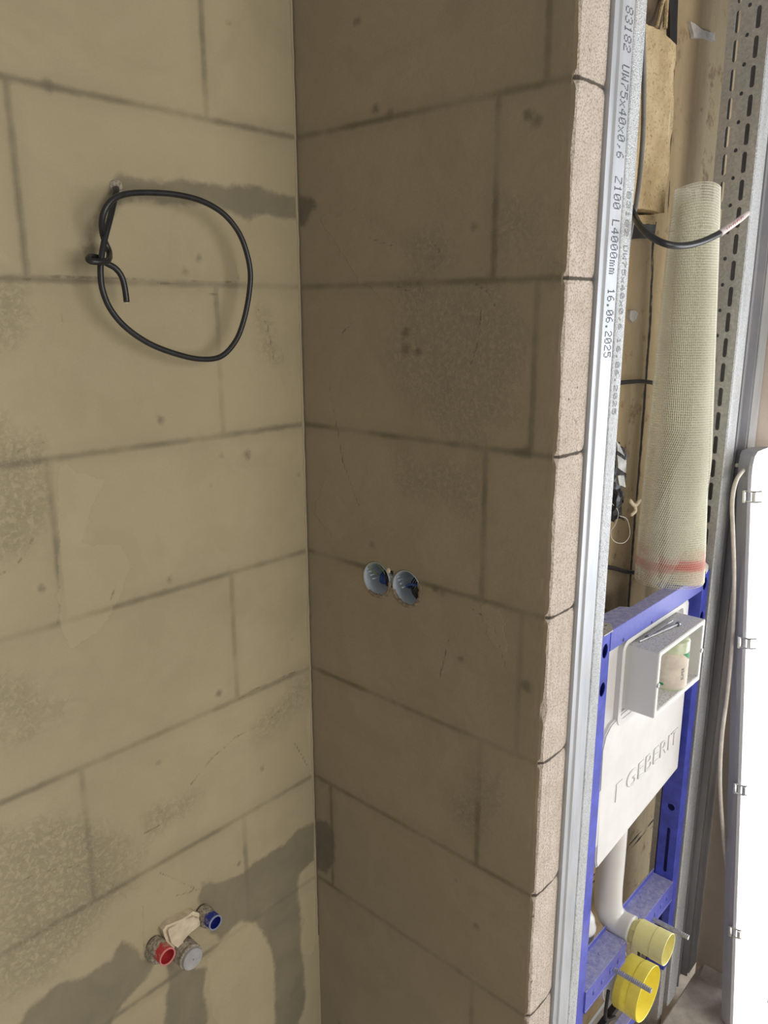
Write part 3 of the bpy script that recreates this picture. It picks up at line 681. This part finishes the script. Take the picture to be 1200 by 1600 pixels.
# ------------------------------------------------------------------ roll of glass-fibre mesh
def meshmat():
    g = G('glass_fibre_mesh'); z = g.xyz()[2]
    band = g.math('MULTIPLY', g.ss(z, 1.150, 1.158), g.ss(z, 1.176, 1.170)); band2 = g.math('MULTIPLY', g.ss(g.noise(22, 2), .45, .6), g.ss(z, 1.215, 1.19))
    c = g.mix(g.ss(g.noise(12, 3), .3, .7), (.88, .88, .78), (.95, .95, .86)); c = g.mix(g.math('MULTIPLY', g.math('MAXIMUM', band, g.math('MULTIPLY', band2, .6)), .45), c, (.72, .10, .10))
    return g.fin(c, .55)
M['mesh'] = meshmat()
g = G('packed_mesh_layers'); gp = g.noise(420, 2, .6); z = g.xyz()[2]
c = g.mix(g.ss(gp, .4, .62), (.84, .85, .66), (.58, .59, .44)); bd = g.math('MULTIPLY', g.ss(z, 1.148, 1.158), g.ss(z, 1.18, 1.17)); c = g.mix(g.math('MULTIPLY', bd, .8), c, (.70, .08, .09))
M['meshcore'] = g.fin(c, .8, 0, g.bump(gp, .8, .002))
RB, RTOP = Vector((.545, -.508, 1.1225)), Vector((.524, -.500, 1.880))
def roll_pt(th, v, k=1.):
    ax = RB.lerp(RTOP, v); r = (.0705-.029*v**1.25)*(1-.045*th/(2*math.pi))*k
    r *= 1+.02*math.sin(3*th+4*v)
    return Vector((ax.x+r*math.cos(th), ax.y+r*math.sin(th), ax.z))
t = thing('mesh_roll', 'tall cream roll of glass fibre mesh standing on the blue frame', 'mesh roll', RB)
NA, NV = 118, 158; th0 = math.radians(-62); tot = math.radians(360*1.22)
vs = []; fs = []
lat = Vector((.673, -.739, 0))
for j in range(NV+1):
    v = j/NV; st = math.radians(194+min(110, v/.13*34)); axp = RB.lerp(RTOP, v); loose = .0015*max(0, 1-v/.30)
    for i in range(NA+1):
        u = tot*i/NA; th = st-u; r = (.0705-.029*v**1.25)*(1-.10*u/(2*math.pi))
        r += loose*max(0, math.cos(th-math.radians(170)))
        r *= 1+.015*math.sin(3*th+4*v)
        vs.append((axp.x+r*math.cos(th), axp.y+r*math.sin(th), axp.z+.004*math.sin(2*th)*(v > .9)))
for j in range(NV):
    for i in range(NA): fs.append((j*(NA+1)+i, j*(NA+1)+i+1, (j+1)*(NA+1)+i+1, (j+1)*(NA+1)+i))
me = bpy.data.meshes.new('outer_mesh'); me.from_pydata(vs, [], fs); me.update()
o = link('outer_mesh', me, M['mesh'], t); wm = o.modifiers.new('w', 'WIREFRAME'); wm.thickness = .00115; wm.use_even_offset = False
bm = bmesh.new(); rg = []
for j in range(41):
    v = j/40*.965; rg.append([bm.verts.new(RB.lerp(RTOP, v)+lat*(.020*(1-v)+.004)+(roll_pt(a*math.pi*2/40, v, .66+.08*v)-RB.lerp(RTOP, v))) for a in range(40)])
for a, b in zip(rg, rg[1:]):
    for i in range(40): bm.faces.new((a[i], a[(i+1) % 40], b[(i+1) % 40], b[i]))
obj('inner_layers', bm, M['meshcore'], t, True)

# ------------------------------------------------------------------ cables
t = thing('cable_loop', 'black cable hanging in a big knotted loop from the left wall', 'cable', Y(181, 296, 0))
pts = [(182, 292, .01), (181, 300, -.014), (177, 320, -.024), (171, 345, -.034), (164, 372, -.040), (160, 392, -.044), (158, 406, -.046), (157, 425, -.047), (160, 452, -.047), (172, 482, -.046), (196, 511, -.045), (232, 536, -.044), (272, 552, -.044), (312, 561, -.045),
       (345, 557, -.046), (368, 533, -.047), (381, 500, -.048), (389, 460, -.049), (391, 425, -.050), (384, 390, -.051), (371, 360, -.052), (348, 333, -.052), (315, 314, -.052), (275, 304, -.052), (232, 301, -.052), (198, 303, -.054), (176, 312, -.056), (163, 330, -.054),
       (159, 352, -.046), (163, 375, -.030), (170, 392, -.030), (171, 402, -.040)]
K = Y
bm = bmesh.new(); tube(bm, [Y(a, b, y) for a, b, y in pts], .0044, 12, 8); obj('cable_sheath', bm, M['black'], t, True)
bm = bmesh.new(); tube(bm, [Y(171, 400, -.040), Y(168, 407, -.052), Y(155, 409, -.058), Y(142, 408, -.056), Y(138, 404, -.048), Y(144, 401, -.036), Y(156, 404, -.036), Y(166, 411, -.038), Y(180, 419, -.042), Y(190, 432, -.044), Y(195, 450, -.044), Y(198, 472, -.044)], .0044, 12, 8)
obj('cable_end', bm, M['black'], t, True)
bm = bmesh.new()
for k in range(3):
    a = Y(197.5+1.2*math.cos(k*2.1), 471, -.044+.0015*math.sin(k*2.1)); tube(bm, [a, a+Vector((.0003, 0, -.003))], .0009, 6, 2)
obj('copper_cores', bm, simple('bare_conductor', (.75, .68, .55), .3, .5), t)
bm = bmesh.new(); c0 = Y(182, 292, 0); lathe(bm, c0+Vector((0, .003, 0)), (0, -1, 0), [(0, .013), (.005, .010), (.007, .006)], 11)
for v in bm.verts: v.co += Vector((mn.noise(v.co*90)*.003, 0, mn.noise(v.co*70)*.003))
obj('plaster_collar', bm, M['capd'], t)
t = thing('power_cable', 'black cable bending across the mesh roll with a pale marked end', 'cable', (.20, -.48, 1.80))
A = [(.188, -.47, 1.93), (.205, -.495, 1.87), Y(988, 330, -.515), Y(998, 350, -.545), Y(1015, 368, -.575), Y(1040, 381, -.60), Y(1068, 384, -.612), Y(1098, 377, -.618), Y(1126, 364, -.620)]
bm = bmesh.new(); tube(bm, A, .0051, 12, 8); obj('cable_sheath', bm, M['black'], t, True)
Bp = [Y(1124, 365, -.620), Y(1140, 354, -.621), Y(1156, 343, -.622), Y(1168, 333, -.622)]
bm = bmesh.new(); tube(bm, Bp, .0050, 12, 6, (.0056, .0044)); obj('white_sleeve', bm, M['sleeve'], t, True)
bm = bmesh.new()
for k in range(9):
    a = Y(1136+3.1*k, 357.5-2.3*k+(1.2 if k % 2 else -1.2), -.6275); tube(bm, [a, a+Vector((.002, 0, .004 if k % 2 else -.002))], .0006, 5, 2)
obj('red_scribble', bm, M['redmark'], t)
o = obj('grey_cable', tube(bmesh.new(), [Y(1010, -40, -.49), Y(1005, 40, -.485), Y(1006, 120, -.48), Y(1005, 200, -.48), Y(1001, 260, -.48), Y(994, 318, -.485), Y(988, 345, -.485), (.27, -.485, 1.66)], .0040, 10, 8), M['grey_cable'], smooth=True)
tag(o, 'grey cable running down beside the knurled stud strip in front of the sandy block', 'cable')

# ------------------------------------------------------------------ rubble and bits in the recess
def rough_poly(pts, y0, y1, mat, name, amp=.002, cuts=5, parent=None):
    bm = bmesh.new(); plate(bm, [(q.x, q.z) for q in pts], [], lambda q: (q[0], y0, q[1]), (0, y1-y0, 0))
    bmesh.ops.subdivide_edges(bm, edges=list(bm.edges), cuts=cuts, use_grid_fill=True); bmesh.ops.triangulate(bm, faces=bm.faces)
    for v in bm.verts: v.co += Vector((mn.noise(v.co*45), mn.noise(v.co*45+Vector((9, 0, 0))), mn.noise(v.co*45+Vector((0, 9, 0)))))*amp
    return obj(name, bm, mat, parent, False)
o = rough_poly([Y(975, 30, -.445), Y(1006, 36, -.445), Y(1030, 45, -.445), Y(1056, 68, -.445), Y(1050, 200, -.445), Y(1038, 333, -.445), Y(1010, 328, -.445), Y(975, 322, -.445)], -.445, -.398, M['chunk'], 'masonry_block', .0026)
tag(o, 'rough sand coloured masonry block fixed high on the recess wall', 'masonry block')
t = thing('cavity_shade', 'dark brown board above the rough masonry block, top of the recess', 'slab', (.5, -.42, 2.2))  # slab added for the dark cavity, its shade put into the brown colour
rough_poly([Y(975, -60, -.42), Y(1040, -60, -.42), Y(1040, 20, -.42), Y(1030, 50, -.42), Y(975, 40, -.42)], -.42, -.403, simple('cavity_shade_brown', (.10, .07, .042), .9, 0, .3, 20, .8), 'slab', .003, 5, t)
bm = bmesh.new(); tube(bm, [Y(1048, -20, -.428), Y(1036, 2, -.43), Y(1030, 25, -.432), Y(1026, 42, -.44)], .0035, 8, 6); tube(bm, [Y(1043, -20, -.428), Y(1041, 10, -.43), Y(1039, 44, -.435)], .0045, 8, 6)
obj('root_strands', bm, M['chunk'], t)
o = rough_poly([Y(1043, -60, -.405), Y(1060, -60, -.405), Y(1056, 70, -.405), Y(1046, 60, -.405)], -.407, -.398, M['dark'], 'gap_shade', .001, 3)  # black strip painted as the shade inside a narrow wall gap
tag(o, 'narrow black strip standing in for the shade of the gap at the top, right of the dark brown board', 'strip')
o = rough_poly([Y(975, 335, -.425), Y(1024, 337, -.425), Y(1024, 350, -.425), Y(1000, 350, -.425), Y(975, 348, -.425)], -.425, -.403, M['chunk'], 'masonry_shard', .002)
tag(o, 'thin sandy shard directly under the rough masonry block', 'masonry block')
o = rough_poly([Y(975, 350, -.418), Y(1026, 347, -.418), Y(1024, 371, -.418), Y(975, 373, -.418)], -.418, -.401, M['dark'], 'gap_shade', .002)  # black sheet painted as shade of the hollow under the block
tag(o, 'black sheet standing in for the shade of the cavity below the rough masonry block', 'foil')
o = rough_poly([Y(983, 485, -.405), Y(990, 484, -.405), Y(995, 490, -.405), Y(992, 499, -.405), Y(987, 504, -.405), Y(982, 497, -.405)], -.408, -.395, M['mortar'], 'mortar_blob', .002, 3)
tag(o, 'small whitish mortar blob on the brown recess wall left of the mesh roll', 'mortar blob')
o = rough_poly([Y(1078, 33, -.405), Y(1098, 47, -.405), Y(1115, 52, -.405), Y(1117, 64, -.405), Y(1098, 58, -.405), Y(1084, 60, -.405)], -.4065, -.399, M['mortar'], 'mortar_smear', .002, 3)
tag(o, 'whitish torn mortar smear on the sandy wall, top right of the masonry block', 'mortar smear')
t = thing('dark_joint_upper', 'thin black strand standing in for a dark joint across the recess wall behind the mesh roll', 'wire', (.3, -.43, 1.53))  # black strand added in place of the upper dark block joint
obj('joint_strand', tube(bmesh.new(), [(.10, -.436, 1.535), (.44, -.436, 1.530), (.53, -.434, 1.524), (.60, -.42, 1.515)], .0042, 8, 6), M['dark'], t, True)
t = thing('dark_joint_lower', 'flat black strap standing in for a dark joint across the recess just above the blue frame', 'seam', (.3, -.43, 1.12))  # black band added in place of the lower dark block joint
bm = bmesh.new(); a_ = [Y(935, 884, -.436), Y(960, 888, -.436), Y(978, 893, -.436), Y(995, 895, -.436)]
tube(bm, a_, .0045, 8, 6); obj('joint_band', bm, M['dark'], t, True)
# crumpled foil and dark plastic
bm = bmesh.new(); pl = [(955, 685), (964, 692), (972, 712), (974, 742), (972, 762), (974, 790), (970, 806), (955, 812), (948, 760)]
plate(bm, [(Y(a, b, -.47).x, Y(a, b, -.47).z) for a, b in pl], [], lambda q: (q[0], -.475, q[1]), (0, .03, 0))
bmesh.ops.subdivide_edges(bm, edges=list(bm.edges), cuts=6, use_grid_fill=True); bmesh.ops.triangulate(bm, faces=bm.faces)
for v in bm.verts: v.co += Vector((mn.noise(v.co*60), mn.noise(v.co*60+Vector((9, 0, 0)))*1.6, mn.noise(v.co*60+Vector((0, 9, 0)))))*.010
t = thing('foil_wad', 'crumpled silver foil on black plastic beside the knurled stud strip', 'foil', (.33, -.46, 1.3))
o = obj('plastic_wad', bm, M['dark'], t)
rn = [Y(a, b, -.492) for a, b in [(963, 715), (974, 718), (975, 735), (962, 730)]]
for q in ([(962, 712), (975, 718), (975, 738), (962, 731)], [(963, 744), (971, 741), (975, 760), (965, 757)], [(960, 688), (965, 694), (972, 711), (962, 704)]):
    rough_poly([Y(a, b, -.49) for a, b in q], -.494, -.490, M['foil'], 'foil_scrap', .003, 3, t)
t = thing('plastic_spacer', 'small off-white forked plastic spacer at the left edge of the mesh roll', 'spacer', Y(990, 790, -.46))
bm = bmesh.new(); tube(bm, [Y(984, 782, -.46), Y(992, 790, -.46), Y(1000, 781, -.46)], .004, 8, 5); tube(bm, [Y(991, 788, -.46), Y(993, 798, -.46), Y(986, 805, -.46)], .0035, 8, 5)
obj('spacer_fork', bm, M['cream'], t, True)
o = obj('thin_wire', tube(bmesh.new(), [Y(956, 786, -.48), Y(966, 800, -.48), Y(962, 818, -.48), Y(954, 832, -.48), Y(960, 846, -.48), Y(975, 848, -.48), Y(984, 835, -.48), Y(980, 812, -.48), Y(968, 806, -.48)], .0006, 6, 8), M['cream_cable'], smooth=True)
tag(o, 'hair-thin pale wire curling below the crumpled foil', 'wire')
o = rough_poly([Y(1042, 899, -.49), Y(1060, 893, -.49), Y(1088, 888, -.49), Y(1092, 896, -.49), Y(1060, 902, -.49)], -.575, -.49, M['mortar'], 'mortar_heap', .002, 3) if False else None
t = thing('bag_scrap', 'small pale crumpled scrap at the right end of the blue top bar', 'scrap', (.64, -.52, 1.122))
bm = bmesh.new(); bmesh.ops.create_icosphere(bm, subdivisions=3, radius=.018)
for v in bm.verts: v.co = Vector((v.co.x*.9, v.co.y*.8, v.co.z*.9))+Vector((mn.noise(v.co*80), mn.noise(v.co*80+Vector((5, 0, 0))), mn.noise(v.co*70)))*.005+Y(1096, 888, -.532)
obj('crumpled_scrap', bm, M['sleeve'], t, True)

# ------------------------------------------------------------------ shower mixer body
t = thing('shower_mixer_body', 'plaster-coated concealed shower valve low on the left wall', 'shower valve', Y(285, 1475, 0))
def body(pts, y0, y1, amp, mat, name):
    bm = bmesh.new(); plate(bm, [(q.x, q.z) for q in [Y(a, b, y1) for a, b in pts]], [], lambda q: (q[0], y0, q[1]), (0, y1-y0, 0))
    e = [e for e in bm.edges if all(abs(v.co.y-y1) < 1e-5 for v in e.verts) and e.calc_face_angle(0) > .8]
    bmesh.ops.bevel(bm, geom=e, offset=.006, segments=4, affect='EDGES'); bmesh.ops.subdivide_edges(bm, edges=list(bm.edges), cuts=2); bmesh.ops.triangulate(bm, faces=bm.faces)
    for v in bm.verts: v.co += Vector((mn.noise(v.co*110), mn.noise(v.co*110+Vector((9, 0, 0))), mn.noise(v.co*110+Vector((0, 9, 0)))))*amp
    return obj(name, bm, mat, t, False)
body([(257, 1456), (263, 1448), (284, 1437), (304, 1427), (314, 1430), (318, 1446), (300, 1460), (291, 1470), (292, 1482), (280, 1490), (264, 1478)], .01, -.020, .0016, M['cream'], 'plaster_coat')
def ring_plug(pc, y_tip, r, base_y, mat, rim, n1, open_=True):
    c = Y(*pc, y_tip); bm = bmesh.new(); L_ = base_y-y_tip
    if open_:
        lathe(bm, (c.x, base_y, c.z), (0, -1, 0), [(0, r*1.02), (L_-.001, r), (L_, r-.001)], 36, False)
        o = obj(n1, bm, mat, t, True)
        bm = bmesh.new(); lathe(bm, (c.x, base_y, c.z), (0, -1, 0), [(L_, r-.0018), (L_*.4, r-.0028), (L_*.4, .0005)], 36, False); obj('plug_inside', bm, M['red_in'] if 'hot' in n1 else M['blue_in'], o, True)
        bm = bmesh.new(); lathe(bm, (c.x, y_tip, c.z), (0, -1, 0), [(-.002, r+.0002), (.0006, r+.0001), (.0008, r-.0018), (-.0012, r-.0024)], 36, False); obj('worn_rim', bm, rim, o, True)
    return c
ring_plug((262, 1495), -.046, .0158, -.004, M['red'], M['redrim'], 'hot_water_plug')
ring_plug((337, 1442), -.046, .0142, -.004, M['bluep'], M['bluerim'], 'cold_water_plug')
c = Y(302, 1499, -.046); bm = bmesh.new()
lathe(bm, (c.x, 0, c.z), (0, -1, 0), [(-.005, .0235), (.030, .0235), (.032, .0225), (.034, .0225), (.035, .0235), (.039, .0235), (.040, .021)], 40)
for v in bm.verts: v.co += Vector((mn.noise(v.co*150), 0, mn.noise(v.co*150+Vector((0, 4, 0)))))*.0008
cc = obj('valve_neck', bm, M['capd'], t, True)
bm = bmesh.new(); lathe(bm, (c.x, -.039, c.z), (0, -1, 0), [(0, .0208), (.006, .0206), (.0072, .0195), (.0074, .001)], 40, False); obj('valve_cap', bm, M['capg'], t, False)
for (a, b, r, y1) in ((246, 1486, .0195, -.022), (322, 1433, .0175, -.022)):
    q = Y(a, b, -.008); bm = bmesh.new(); lathe(bm, (q.x, .004, q.z), (0, -1, 0), [(0, r*1.15), (.010, r*1.05), (-y1, r*.98), (-y1+.004, r*.82)], 26)
    for v in bm.verts: v.co += Vector((mn.noise(v.co*100), mn.noise(v.co*100+Vector((0, 4, 0))), mn.noise(v.co*100+Vector((4, 0, 0)))))*.0032
    obj('plaster_collar', bm, M['capd'], t, False)

# ------------------------------------------------------------------ flush socket boxes
labs = ['blue-grey flush socket box with a looped green wire, left of the pair', 'blue-grey flush socket box with a curved blue wire, right of the pair']
for i, (a, b) in enumerate(SOCK):
    t = thing('socket_box', labs[i], 'socket box', (.0, a, b), 'flush socket boxes')
    bm = bmesh.new(); lathe(bm, (.0005, a, b), (1, 0, 0), [(0, SR-.0012), (.0, SR-.0002), (.050, SR-.0002), (.050, .0005)], 40, False)
    lathe(bm, (.0005, a, b), (1, 0, 0), [(0, SR-.0012), (.044, SR-.004), (.047, SR-.007), (.048, .0005)], 40, False)
    for k in range(4):   # ribs on the left-hand lip
        for s_ in ((1,)): box(bm, (.004, a-(SR-.004)*math.cos(math.radians(205+12*k))-.0015, b+(SR-.004)*math.sin(math.radians(150+12*k))-.0012), (.040, a-(SR-.004)*math.cos(math.radians(205+12*k))+.0015, b+(SR-.004)*math.sin(math.radians(150+12*k))+.0012), .0004)
    obj('box_shell', bm, M['boxblue'], t, True)
    bm = bmesh.new(); lathe(bm, (.0, a, b), (1, 0, 0), [(-.0004, SR+.0003), (-.0016, SR-.0004), (.001, SR-.0018)], 40, False); obj('box_rim', bm, M['conduit'], t, True)
    bm = bmesh.new(); lathe(bm, (.047, a-.008, b-.006), (-1, 0, 0), [(0, .005), (.001, .005), (.001, .0035), (.0, .0035)], 16, False); lathe(bm, (.046, a-.018, b-.014), (-1, 0, 0), [(0, .004), (.0012, .004)], 12); obj('knockouts', bm, M['boxblue'], t)
    def TB(pts, r): 
        bm = bmesh.new()
        for q in pts: tube(bm, [(x, a+y, b+z) for x, y, z in q], r, 8, 8)
        return bm
    if i == 0:
        obj('earth_wire', TB([[(.034, .002, -.006), (.014, .010, .004), (.004, .020, .016), (.002, .017, .026), (.004, .004, .029), (.006, -.008, .020), (.012, -.012, .006)]], .0010), M['wiregy'], t, True)
        obj('neutral_wires', TB([[(.030, .003-.004*k, .012), (.012, .0-.004*k, .006), (.008, -.002-.004*k, -.006), (.024, -.004, -.016)] for k in range(4)], .0016), M['wireblue'], t, True)
        obj('live_wires', TB([[(.030, -.008-.003*k, .020), (.010, -.012-.003*k, .008), (.012, -.014-.002*k, -.012)] for k in range(4)], .0014), M['wireblack'], t, True)
    else:
        obj('neutral_wires', TB([[(.030, .014, -.010), (.012, .010, -.002), (.004, .0, .006), (.004, -.014, .009), (.012, -.024, .006)]], .0024), M['wireblue'], t, True)
        obj('live_wires', TB([[(.034, .006-.003*k, .014-.002*k), (.010, -.002-.003*k, .006-.003*k), (.006, -.009-.002*k, -.008+.003*k), (.010, -.018, -.020+.004*k)] for k in range(8)], .0013), M['wireblack'], t, True)
    bm = bmesh.new(); pr = None      # ragged plaster edge smeared over the right side of the box
    for q in range(25):
        th = math.radians((150 if i else 175)+q*(8 if i else 5.5)); rr = SR*(1-.16*abs(mn.noise((q*.35, i*4, 1)))-.06)
        ro = SR*(1.10+.10*mn.noise((q*.4, i*7, 3)))
        cur = [bm.verts.new((x_, a+r_*math.cos(th), b+r_*math.sin(th))) for x_, r_ in ((-.0004, ro), (-.0022, SR*1.02), (-.0016, rr), (.003, rr*1.01))]
        if pr:
            for k in range(3): bm.faces.new((pr[k], pr[k+1], cur[k+1], cur[k]))
        pr = cur
    obj('plaster_edge', bm, M['sock_edge'], t, True)
t = thing('conduit_stub', 'pale conduit stub bridging the two socket boxes', 'conduit', (.002, -.2, 1.21))
o_ = obj('mortar_crumbs', lathe(bmesh.new(), (-.001, -.214, 1.2105), (-1, 0, .2), [(0, .0055), (.0012, .0042), (.002, .002)], 7), M['cream'], t)
obj('conduit_tube', tube(bmesh.new(), [(.012, -.196, 1.216), (.008, -.205, 1.208), (.006, -.214, 1.200), (.012, -.222, 1.192)], .0042, 10, 6), M['conduit'], t, True)

# ------------------------------------------------------------------ tubular work lamp standing in the corner
Bt = Vector((.700, -.705, -.0455)); Tt = Vector((.700, -.599, 1.375)); ax = (Tt-Bt).normalized(); LL = (Tt-Bt).length
t = thing('batten_lamp', 'lit damp-proof batten lamp leaning upright at the right edge', 'lamp', Bt)
nx = Vector((1, 0, 0)); ny = nx.cross(ax).normalized()*-1       # ny points to the front
if ny.y > 0: ny = -ny
def lp(u, d, s): return Bt+nx*u+ny*d+ax*s
def loft(name, sec, mat, inset=.03, r=.05):
    """section (u,d) swept along the lamp with rounded ends"""
    bm = bmesh.new(); rings = []; cu_ = sum(q[0] for q in sec)/len(sec)
    steps = [(0, .62), (.006, .80), (.018, .93), (.04, 1.0), (LL-.05, 1.0), (LL-.025, .93), (LL-.008, .78), (LL, .55)]
    for s_, k in steps: rings.append([bm.verts.new(lp(.076+(u-.076)*k, d, s_)) for u, d in sec])
    n = len(sec)
    for a, b in zip(rings, rings[1:]):
        for i in range(n): bm.faces.new((a[i], a[(i+1) % n], b[(i+1) % n], b[i]))
    bm.faces.new(rings[0]); bm.faces.new(rings[-1]); return obj(name, bm, mat, t)
loft('lamp_housing', [(u*1.52, d) for u, d in [(0, -.004), (-.002, -.010), (.004, -.022), (.016, -.040), (.030, -.0395), (.070, -.0395), (.084, -.040), (.096, -.022), (.102, -.010), (.100, -.004)]], M['lamphouse'])
loft('lamp_diffuser', [(u*1.52, d) for u, d in [(.003, -.004), (.003, .012), (.010, .028), (.028, .040), (.050, .044), (.072, .040), (.090, .028), (.097, .012), (.097, -.004)]], M['lit'])
for k, py in enumerate((775, 1003, 1232, 1457)):
    q = X(1166-.018*(py-775)*1.0, py, .70); s_ = (q-Bt).dot(ax)
    bm = bmesh.new()
    for ds in (-.011, .011):
        tube(bm, [lp(-.004, -.020, s_+ds), lp(-.006, -.008, s_+ds), lp(-.004, .006, s_+ds), lp(.004, .016, s_+ds)], .0022, 6, 4)
    c0 = lp(-.0045, -.014, s_)
    for (u, d, ds0, ds1) in ((-.0055, -.016, -.013, .013), (-.0065, .004, -.010, .010)):
        P0 = lp(u, d, s_+ds0); P1 = lp(u, d, s_+ds1); tube(bm, [P0, P1], .0040, 6, 2)
    obj('spring_clip', bm, M['clip'], t)
o = obj('lamp_cable', tube(bmesh.new(), [lp(.03, -.045, LL-.03), Y(1178, 727, -.575), Y(1163, 734, -.580), Y(1150, 752, -.585), Y(1144, 785, -.588), Y(1145, 830, -.588), Y(1147, 900, -.590), Y(1145, 990, -.595), Y(1137, 1080, -.602), Y(1128, 1150, -.61), Y(1125, 1220, -.615), Y(1129, 1290, -.62), Y(1136, 1355, -.625), Y(1146, 1400, -.630)], .0042, 10, 8), M['cream_cable'], smooth=True)
tag(o, 'cream cable curving down the left side of the lit batten lamp', 'cable')
